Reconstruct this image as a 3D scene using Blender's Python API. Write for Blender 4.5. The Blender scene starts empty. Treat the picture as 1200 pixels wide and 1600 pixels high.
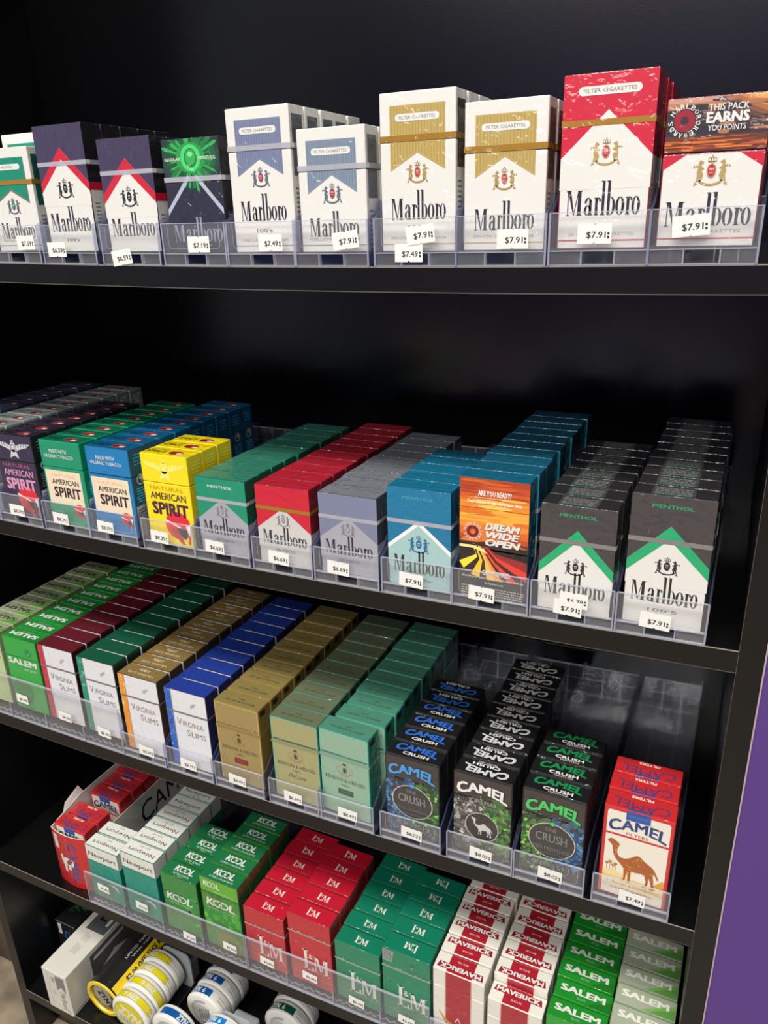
import bpy, bmesh, math, random
from mathutils import Vector, Matrix
random.seed(7)
S = 0.001                                   # all measures below are millimetres
SC = bpy.context.scene
COL = SC.collection

# ------------------------------------------------------------------ camera
YAW, PITCH, ROLL = -0.45384806, -0.36608195, -0.0298836
F_PX = 1198.72194
CAM = Vector((0.0, -522.5146, 17.828344))
def cam_axes():
    cy, sy, cp, sp, cr, sr = math.cos(YAW), math.sin(YAW), math.cos(PITCH), math.sin(PITCH), math.cos(ROLL), math.sin(ROLL)
    f = Vector((sy*cp, cy*cp, sp)); r = Vector((cy, -sy, 0)); u = r.cross(f)
    return cr*r + sr*u, -sr*r + cr*u, f
_r, _u, _f = cam_axes()
cd = bpy.data.cameras.new('camera'); cam = bpy.data.objects.new('camera', cd); COL.objects.link(cam)
m = Matrix(((_r.x, _u.x, -_f.x, CAM.x*S), (_r.y, _u.y, -_f.y, CAM.y*S), (_r.z, _u.z, -_f.z, CAM.z*S), (0, 0, 0, 1)))
cam.matrix_world = m
cd.sensor_fit = 'VERTICAL'; cd.sensor_height = 36.0; cd.sensor_width = 27.0
cd.lens = F_PX/1600*36.0; cd.clip_start = 0.02; cd.clip_end = 50
SC.camera = cam

# ------------------------------------------------------------------ world, lights, exposure
SC.view_settings.view_transform = 'Standard'; SC.view_settings.look = 'None'
SC.view_settings.gamma = 1.0; SC.view_settings.use_curve_mapping = False
SC.view_settings.exposure = 0.0
try: SC.cycles.transparent_max_bounces = 40
except Exception: pass
wd = bpy.data.worlds.new('store'); SC.world = wd; wd.use_nodes = True
bg = wd.node_tree.nodes['Background']; bg.inputs[0].default_value = (0.80, 0.84, 1.0, 1); bg.inputs[1].default_value = 0.27
def area(name, loc, size, power, col, target):
    l = bpy.data.lights.new(name, 'AREA'); l.shape = 'RECTANGLE'; l.size = size[0]; l.size_y = size[1]
    l.energy = power; l.color = col
    o = bpy.data.objects.new(name, l); COL.objects.link(o); o.location = loc
    d = Vector(target) - Vector(loc); o.rotation_euler = d.to_track_quat('-Z', 'Y').to_euler()
    return o
# the store's ceiling panels: rows of fluorescent troffers over the aisle
for i, (x, y, p) in enumerate(((-1.0, -1.35, 66), (0.5, -1.35, 54), (-1.0, -3.4, 44), (0.6, -3.4, 40), (-1.4, -4.3, 36), (0.1, -4.3, 58))):
    area('ceiling_lamp', (x, y, 2.2), (1.2, 0.6), p, (1.0, 0.965, 0.90), (x, y, -1.2))

# ------------------------------------------------------------------ materials
MATS = {}
def lin(c):
    c /= 255.0
    return c/12.92 if c <= 0.04045 else ((c+0.055)/1.055)**2.4
def rgb(h): return (lin(h[0]), lin(h[1]), lin(h[2]), 1)
def ink(h, kind='film'):
    """printed card: film = shiny wrapped card, paper = matt, foil = metallic card"""
    key = (tuple(h), kind)
    if key in MATS: return MATS[key]
    mt = bpy.data.materials.new('%s_%02x%02x%02x' % ((kind,)+tuple(h))); mt.use_nodes = True
    nt = mt.node_tree; b = nt.nodes['Principled BSDF']
    b.inputs['Base Color'].default_value = rgb(h)
    if kind == 'paper':
        b.inputs['Roughness'].default_value = 0.6
    else:
        b.inputs['Roughness'].default_value = 0.5
        b.inputs['Coat Weight'].default_value = 1.0; b.inputs['Coat Roughness'].default_value = 0.10
        b.inputs['Coat IOR'].default_value = 1.5
        if kind == 'foil':
            b.inputs['Metallic'].default_value = 0.22; b.inputs['Roughness'].default_value = 0.42
        tc = nt.nodes.new('ShaderNodeTexCoord'); oi = nt.nodes.new('ShaderNodeObjectInfo')
        ml = nt.nodes.new('ShaderNodeMath'); ml.operation = 'MULTIPLY'; ml.inputs[1].default_value = 37.0
        nz = nt.nodes.new('ShaderNodeTexNoise'); nz.noise_dimensions = '4D'; nz.inputs['Scale'].default_value = 75
        nz.inputs['Detail'].default_value = 2.5; nz.inputs['Distortion'].default_value = 1.4
        bp = nt.nodes.new('ShaderNodeBump'); bp.inputs['Strength'].default_value = 0.8; bp.inputs['Distance'].default_value = 0.0032
        nt.links.new(tc.outputs['Object'], nz.inputs['Vector']); nt.links.new(oi.outputs['Random'], ml.inputs[0])
        nt.links.new(ml.outputs[0], nz.inputs['W']); nt.links.new(nz.outputs['Fac'], bp.inputs['Height'])
        nt.links.new(bp.outputs['Normal'], b.inputs['Coat Normal'])
    MATS[key] = mt
    return mt
def plain(name, h, rough=0.5, metal=0.0, spec=0.5, bump=0, bscale=200, dist=0.0004, mottle=0):
    if name in MATS: return MATS[name]
    mt = bpy.data.materials.new(name); mt.use_nodes = True; nt = mt.node_tree; b = nt.nodes['Principled BSDF']
    b.inputs['Base Color'].default_value = rgb(h); b.inputs['Roughness'].default_value = rough
    b.inputs['Metallic'].default_value = metal; b.inputs['Specular IOR Level'].default_value = spec
    if bump:
        tc = nt.nodes.new('ShaderNodeTexCoord'); nz = nt.nodes.new('ShaderNodeTexNoise'); nz.inputs['Scale'].default_value = bscale; nz.inputs['Detail'].default_value = 3
        bp = nt.nodes.new('ShaderNodeBump'); bp.inputs['Strength'].default_value = bump; bp.inputs['Distance'].default_value = dist
        nt.links.new(tc.outputs['Object'], nz.inputs['Vector']); nt.links.new(nz.outputs['Fac'], bp.inputs['Height']); nt.links.new(bp.outputs['Normal'], b.inputs['Normal'])
    if mottle:
        tc = nt.nodes.new('ShaderNodeTexCoord'); nz = nt.nodes.new('ShaderNodeTexNoise'); nz.inputs['Scale'].default_value = mottle; nz.inputs['Detail'].default_value = 6
        rp = nt.nodes.new('ShaderNodeValToRGB'); c = rgb(h)
        rp.color_ramp.elements[0].position = 0.35; rp.color_ramp.elements[0].color = (c[0]*.55, c[1]*.55, c[2]*.55, 1)
        rp.color_ramp.elements[1].position = 0.68; rp.color_ramp.elements[1].color = (min(c[0]*1.5, 1), min(c[1]*1.5, 1), min(c[2]*1.5, 1), 1)
        nt.links.new(tc.outputs['Object'], nz.inputs['Vector']); nt.links.new(nz.outputs['Fac'], rp.inputs['Fac']); nt.links.new(rp.outputs['Color'], b.inputs['Base Color'])
    MATS[name] = mt
    return mt
def acrylic(name, haze, tint, hazecol, rough=0.06, fres=1.45):
    if name in MATS: return MATS[name]
    mt = bpy.data.materials.new(name); mt.use_nodes = True; nt = mt.node_tree
    for n in list(nt.nodes): nt.nodes.remove(n)
    out = nt.nodes.new('ShaderNodeOutputMaterial'); tr = nt.nodes.new('ShaderNodeBsdfTransparent'); tr.inputs[0].default_value = (*tint, 1)
    df = nt.nodes.new('ShaderNodeBsdfDiffuse'); df.inputs[0].default_value = (*hazecol, 1)
    gl = nt.nodes.new('ShaderNodeBsdfGlossy'); gl.inputs['Roughness'].default_value = rough; gl.inputs[0].default_value = (1, 1, 1, 1)
    m1 = nt.nodes.new('ShaderNodeMixShader'); m1.inputs[0].default_value = haze
    m2 = nt.nodes.new('ShaderNodeMixShader'); fr = nt.nodes.new('ShaderNodeFresnel'); ge = nt.nodes.new('ShaderNodeNewGeometry'); mm = nt.nodes.new('ShaderNodeMath'); mm.operation = 'MULTIPLY_ADD'
    mm.inputs[1].default_value = 1/fres-fres; mm.inputs[2].default_value = fres; nt.links.new(ge.outputs['Backfacing'], mm.inputs[0]); nt.links.new(mm.outputs[0], fr.inputs[0])
    nt.links.new(tr.outputs[0], m1.inputs[1]); nt.links.new(df.outputs[0], m1.inputs[2])
    nt.links.new(fr.outputs[0], m2.inputs[0]); nt.links.new(m1.outputs[0], m2.inputs[1]); nt.links.new(gl.outputs[0], m2.inputs[2])
    nt.links.new(m2.outputs[0], out.inputs[0])
    MATS[name] = mt
    return mt
CLEAR = acrylic('clear_acrylic', 0.05, (0.96, 0.965, 0.985), (0.72, 0.74, 0.86))
LIPM = acrylic('lip_acrylic', 0.05, (0.985, 0.987, 0.99), (0.86, 0.86, 0.87), 0.06, 1.35)  # diffuse white mixed in stands for the reflection haze on the lip
WALLM = acrylic('wall_acrylic', 0.10, (0.90, 0.91, 0.97), (0.22, 0.24, 0.44))
EDGE = acrylic('edge_acrylic', 0.32, (0.90, 0.91, 0.96), (0.66, 0.67, 0.74), 0.08)  # paler, hazier mix paints in the light piped to the acrylic edges
STRIP_SILVER = acrylic('tear_film', 0.75, (0.9, 0.9, 0.92), (0.50, 0.50, 0.56), 0.15)
BLACK = plain('black_laminate', (11, 11, 13), 0.30, 0, 0.5, 0.25, 420, 0.0003)
BLACKBACK = plain('black_back_laminate', (8, 8, 11), 0.23, 0, 0.75, 0.15, 500, 0.0002)
BLACKSH = plain('black_shelf_laminate', (14, 14, 14), 0.24, 0, 0.5, 0.2, 600, 0.0002)
WORN = plain('worn_edge', (150, 143, 132), 0.5)
WORN2 = plain('worn_edge_dark', (84, 78, 70), 0.5)
WHITE = (226, 224, 218)

# ------------------------------------------------------------------ mesh building
class MB:
    def __init__(self): self.V = []; self.F = []; self.M = []; self.mats = []
    def mi(self, mt):
        if mt not in self.mats: self.mats.append(mt)
        return self.mats.index(mt)
    def poly(self, pts, mt):
        n = len(self.V); self.V += [tuple(p) for p in pts]; self.F.append(tuple(range(n, n+len(pts)))); self.M.append(self.mi(mt))
    def tris(self, pts, faces, mt):
        n = len(self.V); self.V += [tuple(p) for p in pts]; k = self.mi(mt)
        for f in faces: self.F.append(tuple(n+i for i in f)); self.M.append(k)
    def box(self, x0, x1, y0, y1, z0, z1, mt, bev=0.0, seg=1, mats=None):
        """mats: dict of face materials front(-y) back left right top bottom"""
        bm = bmesh.new(); vs = [bm.verts.new((x, y, z)) for x in (x0, x1) for y in (y0, y1) for z in (z0, z1)]
        fs = {'left': (0, 1, 3, 2), 'right': (4, 6, 7, 5), 'front': (0, 4, 5, 1), 'back': (2, 3, 7, 6), 'bottom': (0, 2, 6, 4), 'top': (1, 5, 7, 3)}
        for k, idx in fs.items():
            f = bm.faces.new([vs[i] for i in idx]); f.material_index = self.mi((mats or {}).get(k, mt))
        if bev: bmesh.ops.bevel(bm, geom=list(bm.edges), offset=bev, segments=seg, affect='EDGES', profile=0.5)
        self.add_bm(bm)
    def add_bm(self, bm):
        bm.verts.index_update(); n = len(self.V); self.V += [tuple(v.co) for v in bm.verts]
        for f in bm.faces: self.F.append(tuple(n+v.index for v in f.verts)); self.M.append(f.material_index)
        bm.free()
    def prism(self, pts, axis, a, b, mt):
        """extrude the outline pts from a to b; axis x: pts are (y, z); y: (x, z); z: (x, y)"""
        def P(p, t): return {'x': (t, p[0], p[1]), 'y': (p[0], t, p[1]), 'z': (p[0], p[1], t)}[axis]
        n = len(pts); A = [P(p, a) for p in pts]; B = [P(p, b) for p in pts]
        self.poly(A[::-1], mt); self.poly(B, mt)
        for i in range(n): j = (i+1) % n; self.poly([A[i], A[j], B[j], B[i]], mt)
    def lathe(self, prof, cx, cz, mt, n=56, smats=None):
        """revolve profile [(y, r)] about the Y axis through (cx, cz)"""
        for k in range(len(prof)-1):
            (y0, r0), (y1, r1) = prof[k], prof[k+1]; mm = (smats or {}).get(k, mt)
            for i in range(n):
                a, b = 2*math.pi*i/n, 2*math.pi*(i+1)/n
                p = lambda y, r, t: (cx+r*math.cos(t), y, cz+r*math.sin(t))
                q = [p(y0, r0, a), p(y0, r0, b), p(y1, r1, b), p(y1, r1, a)]
                if r0 == 0: q = q[1:] if False else [q[0], q[2], q[3]]
                elif r1 == 0: q = q[:3]
                self.poly(q, mm)
    def mesh(self, name, smooth=False):
        me = bpy.data.meshes.new(name); me.from_pydata([(x*S, y*S, z*S) for x, y, z in self.V], [], self.F)
        for mt in self.mats: me.materials.append(mt)
        me.polygons.foreach_set('material_index', self.M)
        if smooth:
            bm = bmesh.new(); bm.from_mesh(me); bmesh.ops.remove_doubles(bm, verts=list(bm.verts), dist=1e-6)
            for f in bm.faces: f.smooth = True
            for e in bm.edges:
                if len(e.link_faces) == 2 and e.calc_face_angle(0) > 0.6: e.smooth = False
            bm.to_mesh(me); bm.free()
        me.update()
        return me
def link(name, data, parent=None, loc=None):
    o = bpy.data.objects.new(name, data); COL.objects.link(o)
    if parent: o.parent = parent
    if loc: o.location = Vector(loc)*S
    return o
def thing(o, label, cat, group=None):
    o['label'] = label; o['category'] = cat
    if group: o['group'] = group
    return o
def empty(name, loc, rz=0.0):
    o = bpy.data.objects.new(name, None); COL.objects.link(o); o.location = Vector(loc)*S; o.rotation_euler = (0, 0, rz)
    o.empty_display_size = 0.01
    return o

def BOLD(b):
    if b <= 0.012: return [(0, 0)]
    if b < 0.026: return [(-b*.9, 0), (b*.9, 0)]
    return [(-b, -b*.7), (b, -b*.7), (-b, b*.7), (b, b*.7)]
TXT = {}
def glyphs(s, bold=0.0, shear=0.0):
    k = (s, bold, shear)
    if k not in TXT:
        c = bpy.data.curves.new('lettering', 'FONT'); c.body = s; c.resolution_u = 2 if len(s) < 14 else 1; c.offset = bold; c.shear = shear
        o = bpy.data.objects.new('lettering', c); me = o.to_mesh()
        V = [(v.co.x, v.co.y) for v in me.vertices]; F = [tuple(p.vertices) for p in me.polygons]
        o.to_mesh_clear(); bpy.data.objects.remove(o); bpy.data.curves.remove(c)
        TXT[k] = (V, F, min(v[0] for v in V), max(v[0] for v in V), min(v[1] for v in V), max(v[1] for v in V))
    return TXT[k]

def clip(pts, v0, above):
    out = []
    for i in range(len(pts)):
        a, b = pts[i], pts[(i+1) % len(pts)]
        ia, ib = (a[1] >= v0) == above or a[1] == v0, (b[1] >= v0) == above or b[1] == v0
        if ia: out.append(a)
        if ia != ib:
            t = (v0-a[1])/(b[1]-a[1]); out.append((a[0]+t*(b[0]-a[0]), v0))
    return out

class Face:
    """a flat printed face: (u, v) in mm, lay = print layer"""
    def __init__(self, mp, sink, zl=None): self.mp = mp; self.sink = sink; self.zl = zl; self.kind = 'film'
    def mt(self, c): return c if isinstance(c, bpy.types.Material) else ink(c, self.kind)
    def poly(self, pts, c, lay=1):
        mt = self.mt(c)
        if self.zl is None: self.sink[0].poly([self.mp(u, v, lay) for u, v in pts], mt); return
        vs = [p[1] for p in pts]
        if min(vs) >= self.zl: parts = [(1, pts)]
        elif max(vs) <= self.zl: parts = [(0, pts)]
        else: parts = [(1, clip(pts, self.zl+.15, True)), (0, clip(pts, self.zl-.15, False))]
        for k, q in parts:
            if len(q) > 2: self.sink[k].poly([self.mp(u, v, lay) for u, v in q], mt)
    def rect(self, u0, u1, v0, v1, c, lay=1): self.poly([(u0, v0), (u1, v0), (u1, v1), (u0, v1)], c, lay)
    def ell(self, u, v, ru, rv, c, lay=1, n=20): self.poly([(u+ru*math.cos(6.28318*i/n), v+rv*math.sin(6.28318*i/n)) for i in range(n)], c, lay)
    def ring(self, u, v, ru, rv, t, c, lay=1, n=22, a0=0.0, a1=6.28318, tv=None):
        tv = t if tv is None else tv
        for i in range(n):
            a, b = a0+(a1-a0)*i/n, a0+(a1-a0)*(i+1)/n
            self.poly([(u+(ru-t)*math.cos(a), v+(rv-tv)*math.sin(a)), (u+ru*math.cos(a), v+rv*math.sin(a)), (u+ru*math.cos(b), v+rv*math.sin(b)), (u+(ru-t)*math.cos(b), v+(rv-tv)*math.sin(b))], c, lay)
    def pill(self, u0, u1, v0, v1, c, lay=1):
        r = (v1-v0)/2; vc = (v0+v1)/2; P = []
        for i in range(7): a = -1.5708+3.14159*i/6; P.append((u1-r+r*math.cos(a), vc+r*math.sin(a)))
        for i in range(7): a = 1.5708+3.14159*i/6; P.append((u0+r+r*math.cos(a), vc+r*math.sin(a)))
        self.poly(P, c, lay)
    def rrect(self, u0, u1, v0, v1, r, c, lay=1):
        P = []
        for (cu, cv, a0) in ((u1-r, v0+r, -1.5708), (u1-r, v1-r, 0), (u0+r, v1-r, 1.5708), (u0+r, v0+r, 3.14159)):
            for i in range(5): a = a0+1.5708*i/4; P.append((cu+r*math.cos(a), cv+r*math.sin(a)))
        self.poly(P, c, lay)
    def text(self, s, u, v, w, h, c, lay=3, bold=0.0, shear=0.0, flip=False, rot=0.0):
        """centred on (u, v), fitted to w x h"""
        V, F, x0, x1, y0, y1 = glyphs(s, 0.0, shear); bo = BOLD(bold)
        k = w/(x1-x0); kv = k if h is None else h/(y1-y0)
        cs, sn = math.cos(rot), math.sin(rot)
        for j, (ox, oy) in enumerate(bo):
            P = []
            for x, y in V:
                a, b = (x+ox-(x0+x1)/2)*k, (y+oy-(y0+y1)/2)*kv
                if flip: a, b = -a, -b
                P.append(self.mp(u+a*cs-b*sn, v+a*sn+b*cs, lay+j*.03))
            self.sink[1 if (self.zl is not None and v > self.zl) else 0].tris(P, F, self.mt(c))
    def arc(self, s, u, v, w, h, rise, c, lay=3, bold=0.02, shear=0.0, flip=False, taper=0.0):
        """a word whose letters follow an arch of the given rise; end letters taller by taper"""
        V, F, x0, x1, y0, y1 = glyphs(s, 0.0, shear)
        for j, (ox, oy) in enumerate(BOLD(bold)):
            P = []
            for x, y in V:
                t = ((x+ox-x0)/(x1-x0)-0.5)*2; a = t*w/2; sc = 1+taper*t*t
                b = ((y+oy-y0)/(y1-y0)-.5)*h*sc + rise*(0.5-t*t)
                a += (y-y0)/(y1-y0)*(2*rise*t/(w/2))*h*.35
                if flip: a, b = -a, -b
                P.append(self.mp(u+a, v+b, lay+j*.03))
            self.sink[1 if (self.zl is not None and v > self.zl) else 0].tris(P, F, self.mt(c))
    def lines(self, u0, u1, v0, n, dv, t, c, lay=2, jag=True):
        for i in range(n):
            x = u0
            while x < u1-.5:
                e = min(u1, x+random.uniform(1.2, 4.0)); self.rect(x, e, v0-i*dv-t, v0-i*dv, c, lay); x = e+.7
    def blobs(self, n, ub, vb, r0, r1, cols, lay=1, mask=None):
        for _ in range(n):
            u, v = random.uniform(*ub), random.uniform(*vb)
            if mask and not mask(u, v): continue
            r = random.uniform(r0, r1)*random.random()**1.2+.12; k = random.randint(5, 8)
            self.poly([(min(max(u+r*random.uniform(.5, 1.3)*math.cos(6.283*i/k), ub[0]), ub[1]), v+r*random.uniform(.5, 1.3)*math.sin(6.283*i/k)) for i in range(k)], random.choice(cols), lay+random.random()*.95)

def streaks(F, n, ub, vb, ru, rv, cols, lay):
    for _ in range(n):
        u, v = random.uniform(*ub), random.uniform(*vb); a, b = random.uniform(*ru), random.uniform(*rv)
        F.poly([(min(max(u+a*math.cos(6.283*i/14), ub[0]), ub[1]), min(max(v+b*math.sin(6.283*i/14), vb[0]), vb[1])) for i in range(14)], random.choice(cols), lay+random.random()*.95)
E_LAY = 0.07
class Pack:
    def __init__(self, w=55, h=100, d=21, front=WHITE, side=None, top=None, lidfront=None, lid=24, kind='film', strip=None, bev=.75, left=None, seg=2):
        self.w, self.h, self.d, self.zl = w, h, d, h-lid
        side = side or front; top = top or lidfront or front; lidfront = lidfront or front; left = left or side
        I = lambda c: ink(c, kind)
        self.box = MB(); self.lid = MB(); self.strip = MB(); self.haslid = lid > 0
        hw = w/2
        if self.haslid:
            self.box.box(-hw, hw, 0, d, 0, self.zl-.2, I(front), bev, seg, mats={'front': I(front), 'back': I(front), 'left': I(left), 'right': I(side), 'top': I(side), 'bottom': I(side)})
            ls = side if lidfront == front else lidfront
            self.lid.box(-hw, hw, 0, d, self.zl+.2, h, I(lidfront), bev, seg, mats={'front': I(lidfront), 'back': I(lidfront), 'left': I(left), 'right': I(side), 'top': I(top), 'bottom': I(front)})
        sink = (self.box, self.lid)
        self.front = Face(lambda u, v, l: (u-hw, -l*E_LAY, v), sink, self.zl)
        self.right = Face(lambda u, v, l: (hw+l*E_LAY, u, v), sink, self.zl)
        self.left = Face(lambda u, v, l: (-hw-l*E_LAY, d-u, v), sink, self.zl)
        self.top = Face(lambda u, v, l: (u-hw, v, h+l*E_LAY), (self.lid, self.lid))
        for f in (self.front, self.right, self.left, self.top): f.kind = kind
        if strip:
            mt, zs, t = strip; z0, z1 = h-zs-t, h-zs; e = E_LAY*3.6
            s = self.strip
            s.poly([(-hw-e, -e, z0), (hw+e, -e, z0), (hw+e, -e, z1), (-hw-e, -e, z1)], mt)
            s.poly([(hw+e, -e, z0), (hw+e, d, z0), (hw+e, d, z1), (hw+e, -e, z1)], mt)
            s.poly([(-hw-e, d, z0), (-hw-e, -e, z0), (-hw-e, -e, z1), (-hw-e, d, z1)], mt)
    def tab(self, c=(235, 233, 230), side=1):
        """the rounded pull tab of the tear strip, on the right side"""
        zs = [v[2] for v in self.strip.V]; z0, z1 = min(zs), max(zs); r = (z1-z0)/2; e = E_LAY*7; x = self.w/2+e
        mt = ink(c, 'paper')
        self.strip.poly([(x, 2+r*math.cos(6.283*i/12)*1.5, (z0+z1)/2+r*math.sin(6.283*i/12)*1.05) for i in range(12)], mt)
        self.strip.poly([(self.w/2-3, -e, z0), (self.w/2+e, -e, z0), (self.w/2+e, -e, z1), (self.w/2-3, -e, z1)], mt) if False else None
    def bake(self, name):
        r = [('box', self.box.mesh(name+'_box'))]
        r.append(('lid', self.lid.mesh(name+'_lid')))
        if self.strip.F: r.append(('tear_strip', self.strip.mesh(name+'_strip')))
        return r

# ------------------------------------------------------------------ lettering and marks drawn by hand
def ml_word(F, u0, u1, vb, H, c, lay=3):
    W = u1-u0; X = lambda x: u0+x*W; Y = lambda y: vb+y*H
    def bar(x0, x1, y0, y1, sk=0.0): F.poly([(X(x0), Y(y0)), (X(x1), Y(y0)), (X(x1+sk), Y(y1)), (X(x0+sk), Y(y1))], c, lay)
    # M
    bar(.018, .030, 0, 1); F.poly([(X(.020), Y(1)), (X(.104), Y(0)), (X(.118), Y(0)), (X(.062), Y(1))], c, lay)
    F.poly([(X(.104), Y(0)), (X(.112), Y(0)), (X(.172), Y(1)), (X(.160), Y(1))], c, lay); bar(.160, .205, 0, 1)
    bar(.002, .048, 0, .03); bar(.145, .222, 0, .03); bar(.002, .062, .97, 1); bar(.160, .222, .97, 1)
    # a
    bar(.318, .353, .0, .60); F.ring(X(.305), Y(.56), .044*W, .15*H, .030*W, c, lay, 10, 0, 3.14159, .035*H)
    F.ring(X(.300), Y(.20), .050*W, .21*H, .032*W, c, lay, 14, tv=.03*H); bar(.353, .368, 0, .06); F.ell(X(.270), Y(.53), .014*W, .045*H, c, lay, 10)
    # r
    bar(.400, .436, 0, .70); bar(.388, .450, 0, .03); bar(.388, .40, .66, .70)
    F.ring(X(.448), Y(.55), .028*W, .15*H, .014*W, c, lay, 8, .6, 3.0, .04*H); F.ell(X(.464), Y(.60), .015*W, .055*H, c, lay, 10)
    # l
    bar(.488, .524, 0, 1.36); bar(.474, .538, 0, .03); bar(.474, .488, 1.32, 1.36)
    # b
    bar(.562, .598, 0, 1.36); bar(.548, .562, 1.32, 1.36)
    F.ring(X(.612), Y(.355), .058*W, .355*H, .034*W, c, lay, 18, -1.75, 1.75, .025*H)
    # o r o
    F.ring(X(.735), Y(.355), .060*W, .36*H, .036*W, c, lay, 22, tv=.025*H)
    bar(.822, .858, 0, .70); bar(.810, .872, 0, .03); bar(.810, .822, .66, .70)
    F.ring(X(.868), Y(.55), .026*W, .15*H, .013*W, c, lay, 8, .6, 3.0, .04*H); F.ell(X(.884), Y(.60), .015*W, .055*H, c, lay, 10)
    F.ring(X(.945), Y(.355), .056*W, .36*H, .034*W, c, lay, 22, tv=.025*H)
def crest(F, u, v, w, c, oval, lay=3):
    k = w/17.0; T = lambda pts, s=1: [(u+s*x*k, v+y*k) for x, y in pts]
    for s in (1, -1):
        P = [(3.1, -2.2), (4.2, -5.5), (5.0, -5.6), (4.9, -3.0), (6.0, -5.4), (6.9, -5.5), (6.2, -2.6), (6.6, -.4), (6.0, 1.6), (7.5, 2.4), (7.2, 3.0), (5.9, 2.6), (5.9, 4.4), (5.0, 5.6), (4.3, 5.0), (3.4, 4.6), (3.4, 3.8), (4.5, 3.6), (4.1, 2.0), (3.0, 1.4), (3.0, .8), (4.2, .9), (3.7, -.6)]
        P = T([(x+.9, y) for x, y in P], s); P = P if s > 0 else P[::-1]
        F.poly(P[::-1] if False else P, c, lay)
        F.ell(u+s*9.0*k, v+2.2*k, .45*k, .7*k, c, lay, 6)
        F.poly([p for p in (T([(6.6, -6.6), (8.6, -7.6), (8.2, -5.6)], s) if s > 0 else T([(6.6, -6.6), (8.2, -5.6), (8.6, -7.6)], s))], c, lay)
    F.ring(u, v-3.2*k, 7.2*k, 4.6*k, 1.2*k, c, lay, 12, 3.5, 5.92)
    F.ell(u, v, 2.5*k, 3.9*k, c, lay, 18); F.ell(u, v, 1.9*k, 3.2*k, oval, lay+1, 16)
    F.text('PM', u, v+.7*k, 2.0*k, 1.3*k, WHITE, lay+2, .02); F.text('USA', u, v-1.0*k, 2.1*k, .8*k, WHITE, lay+2)
    for s in (-1, 0, 1): F.ring(u+s*1.35*k, v+5.6*k, .95*k, 1.25*k, .32*k, c, lay, 8)
    F.rect(u-2.2*k, u+2.2*k, v+4.3*k, v+4.8*k, c, lay); F.ell(u, v+7.4*k, .45*k, .55*k, c, lay, 6)
CAMEL = [(0, 92), (2, 97), (8, 100), (14, 97), (20, 93), (23, 88), (20, 80), (19, 70), (22, 62), (27, 58), (34, 58), (40, 61), (46, 65), (52, 71), (58, 74), (63, 72), (69, 66), (76, 61), (83, 57), (89, 51), (93, 43), (97, 35), (99, 28), (97, 27), (93, 35), (89.5, 42), (88, 34), (90, 24), (91, 11), (94, 3), (93, 0), (84, 0), (84, 2), (87.5, 5), (85.5, 15), (82, 25), (80, 28), (81, 17), (79, 6), (80, 3), (79, 1), (71, 1), (71, 3), (75.5, 6), (76.5, 17), (73, 31), (66, 33), (56, 31), (48, 31), (48, 18), (47, 6), (49, 1), (40, 0), (40, 2), (43.5, 5), (43, 16), (41, 24), (39, 16), (38, 6), (39, 3), (31, 2), (31, 4), (35, 7), (35, 18), (34, 34), (27, 43), (18, 52), (13, 62), (11, 74), (10, 82), (6, 87)]
def camel(F, u0, u1, v0, v1, c, lay=3, spots=None):
    X = lambda x: u0+x/99*(u1-u0); Y = lambda y: v0+y/100*(v1-v0)
    F.poly([(X(x), Y(y)) for x, y in CAMEL][::-1], c, lay)
    if spots:
        rr = random.Random(3)
        for _ in range(60):
            x, y = rr.choice([(rr.uniform(36, 86), rr.uniform(38, 56)), (rr.uniform(14, 20), rr.uniform(58, 86)), (rr.uniform(48, 66), rr.uniform(54, 68)), (rr.uniform(80, 88), rr.uniform(30, 46)), (rr.uniform(36, 46), rr.uniform(22, 44))])
            r = rr.uniform(.3, 1.0); F.ell(X(x), Y(y), r, r*.6, rr.choice(spots), lay+1+rr.random()*.8, 6)
def kool(F, u, v, w, h, c, lay=3):
    x0 = u-w/2
    F.text('K', x0+.13*w, v, .26*w, h, c, lay, .03, .15); F.text('L', x0+.91*w, v, .20*w, h, c, lay, .03, .15)
    for k in (.40, .63): F.ring(x0+k*w, v, .17*w, .52*h, .055*w, c, lay, 20)
def lnm(F, u, v, w, h, c, lay=3, amp=True, flip=False):
    s = -1 if flip else 1
    def R(a, b, e, f, sk=0): 
        P = [(u+s*(a-.5)*w, v+s*(e-.5)*h), (u+s*(b-.5)*w, v+s*(e-.5)*h), (u+s*(b+sk-.5)*w, v+s*(f-.5)*h), (u+s*(a+sk-.5)*w, v+s*(f-.5)*h)]
        F.poly(P, c, lay)
    R(.06, .17, 0, 1); R(0, .23, .96, 1); R(0, .40, 0, .045); R(.34, .40, .045, .2)
    R(.46, .50, .0, .82); R(.41, .55, 0, .04); R(.47, .58, .82, .82, 0); R(.50, .60, .82, .0, 0) if False else None
    F.poly([(u+s*(a-.5)*w, v+s*(b-.5)*h) for a, b in ((.47, .82), (.58, .82), (.72, .05), (.665, .05))][::-1], c, lay)
    F.poly([(u+s*(a-.5)*w, v+s*(b-.5)*h) for a, b in ((.665, .05), (.70, .05), (.86, .82), (.82, .82))], c, lay)
    R(.83, .94, 0, .82); R(.78, 1.0, 0, .04); R(.83, 1.0, .79, .82); R(.40, .58, .79, .82)
    if amp: F.text('&', u+s*(.31-.5)*w, v+s*(.72-.5)*h, .17*w, .26*h, c, lay+1, .01, flip=flip)

NAVYINK = (28, 24, 44)
PAL = dict(navy=(60, 52, 82), red=(203, 18, 50), green=(0, 140, 108), silver=(196, 196, 200), gold=(190, 160, 80), char=(52, 50, 52))
STG = ink((168, 122, 32), 'foil'); STS = STRIP_SILVER
STGR = ink((128, 124, 124), 'film')

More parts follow.
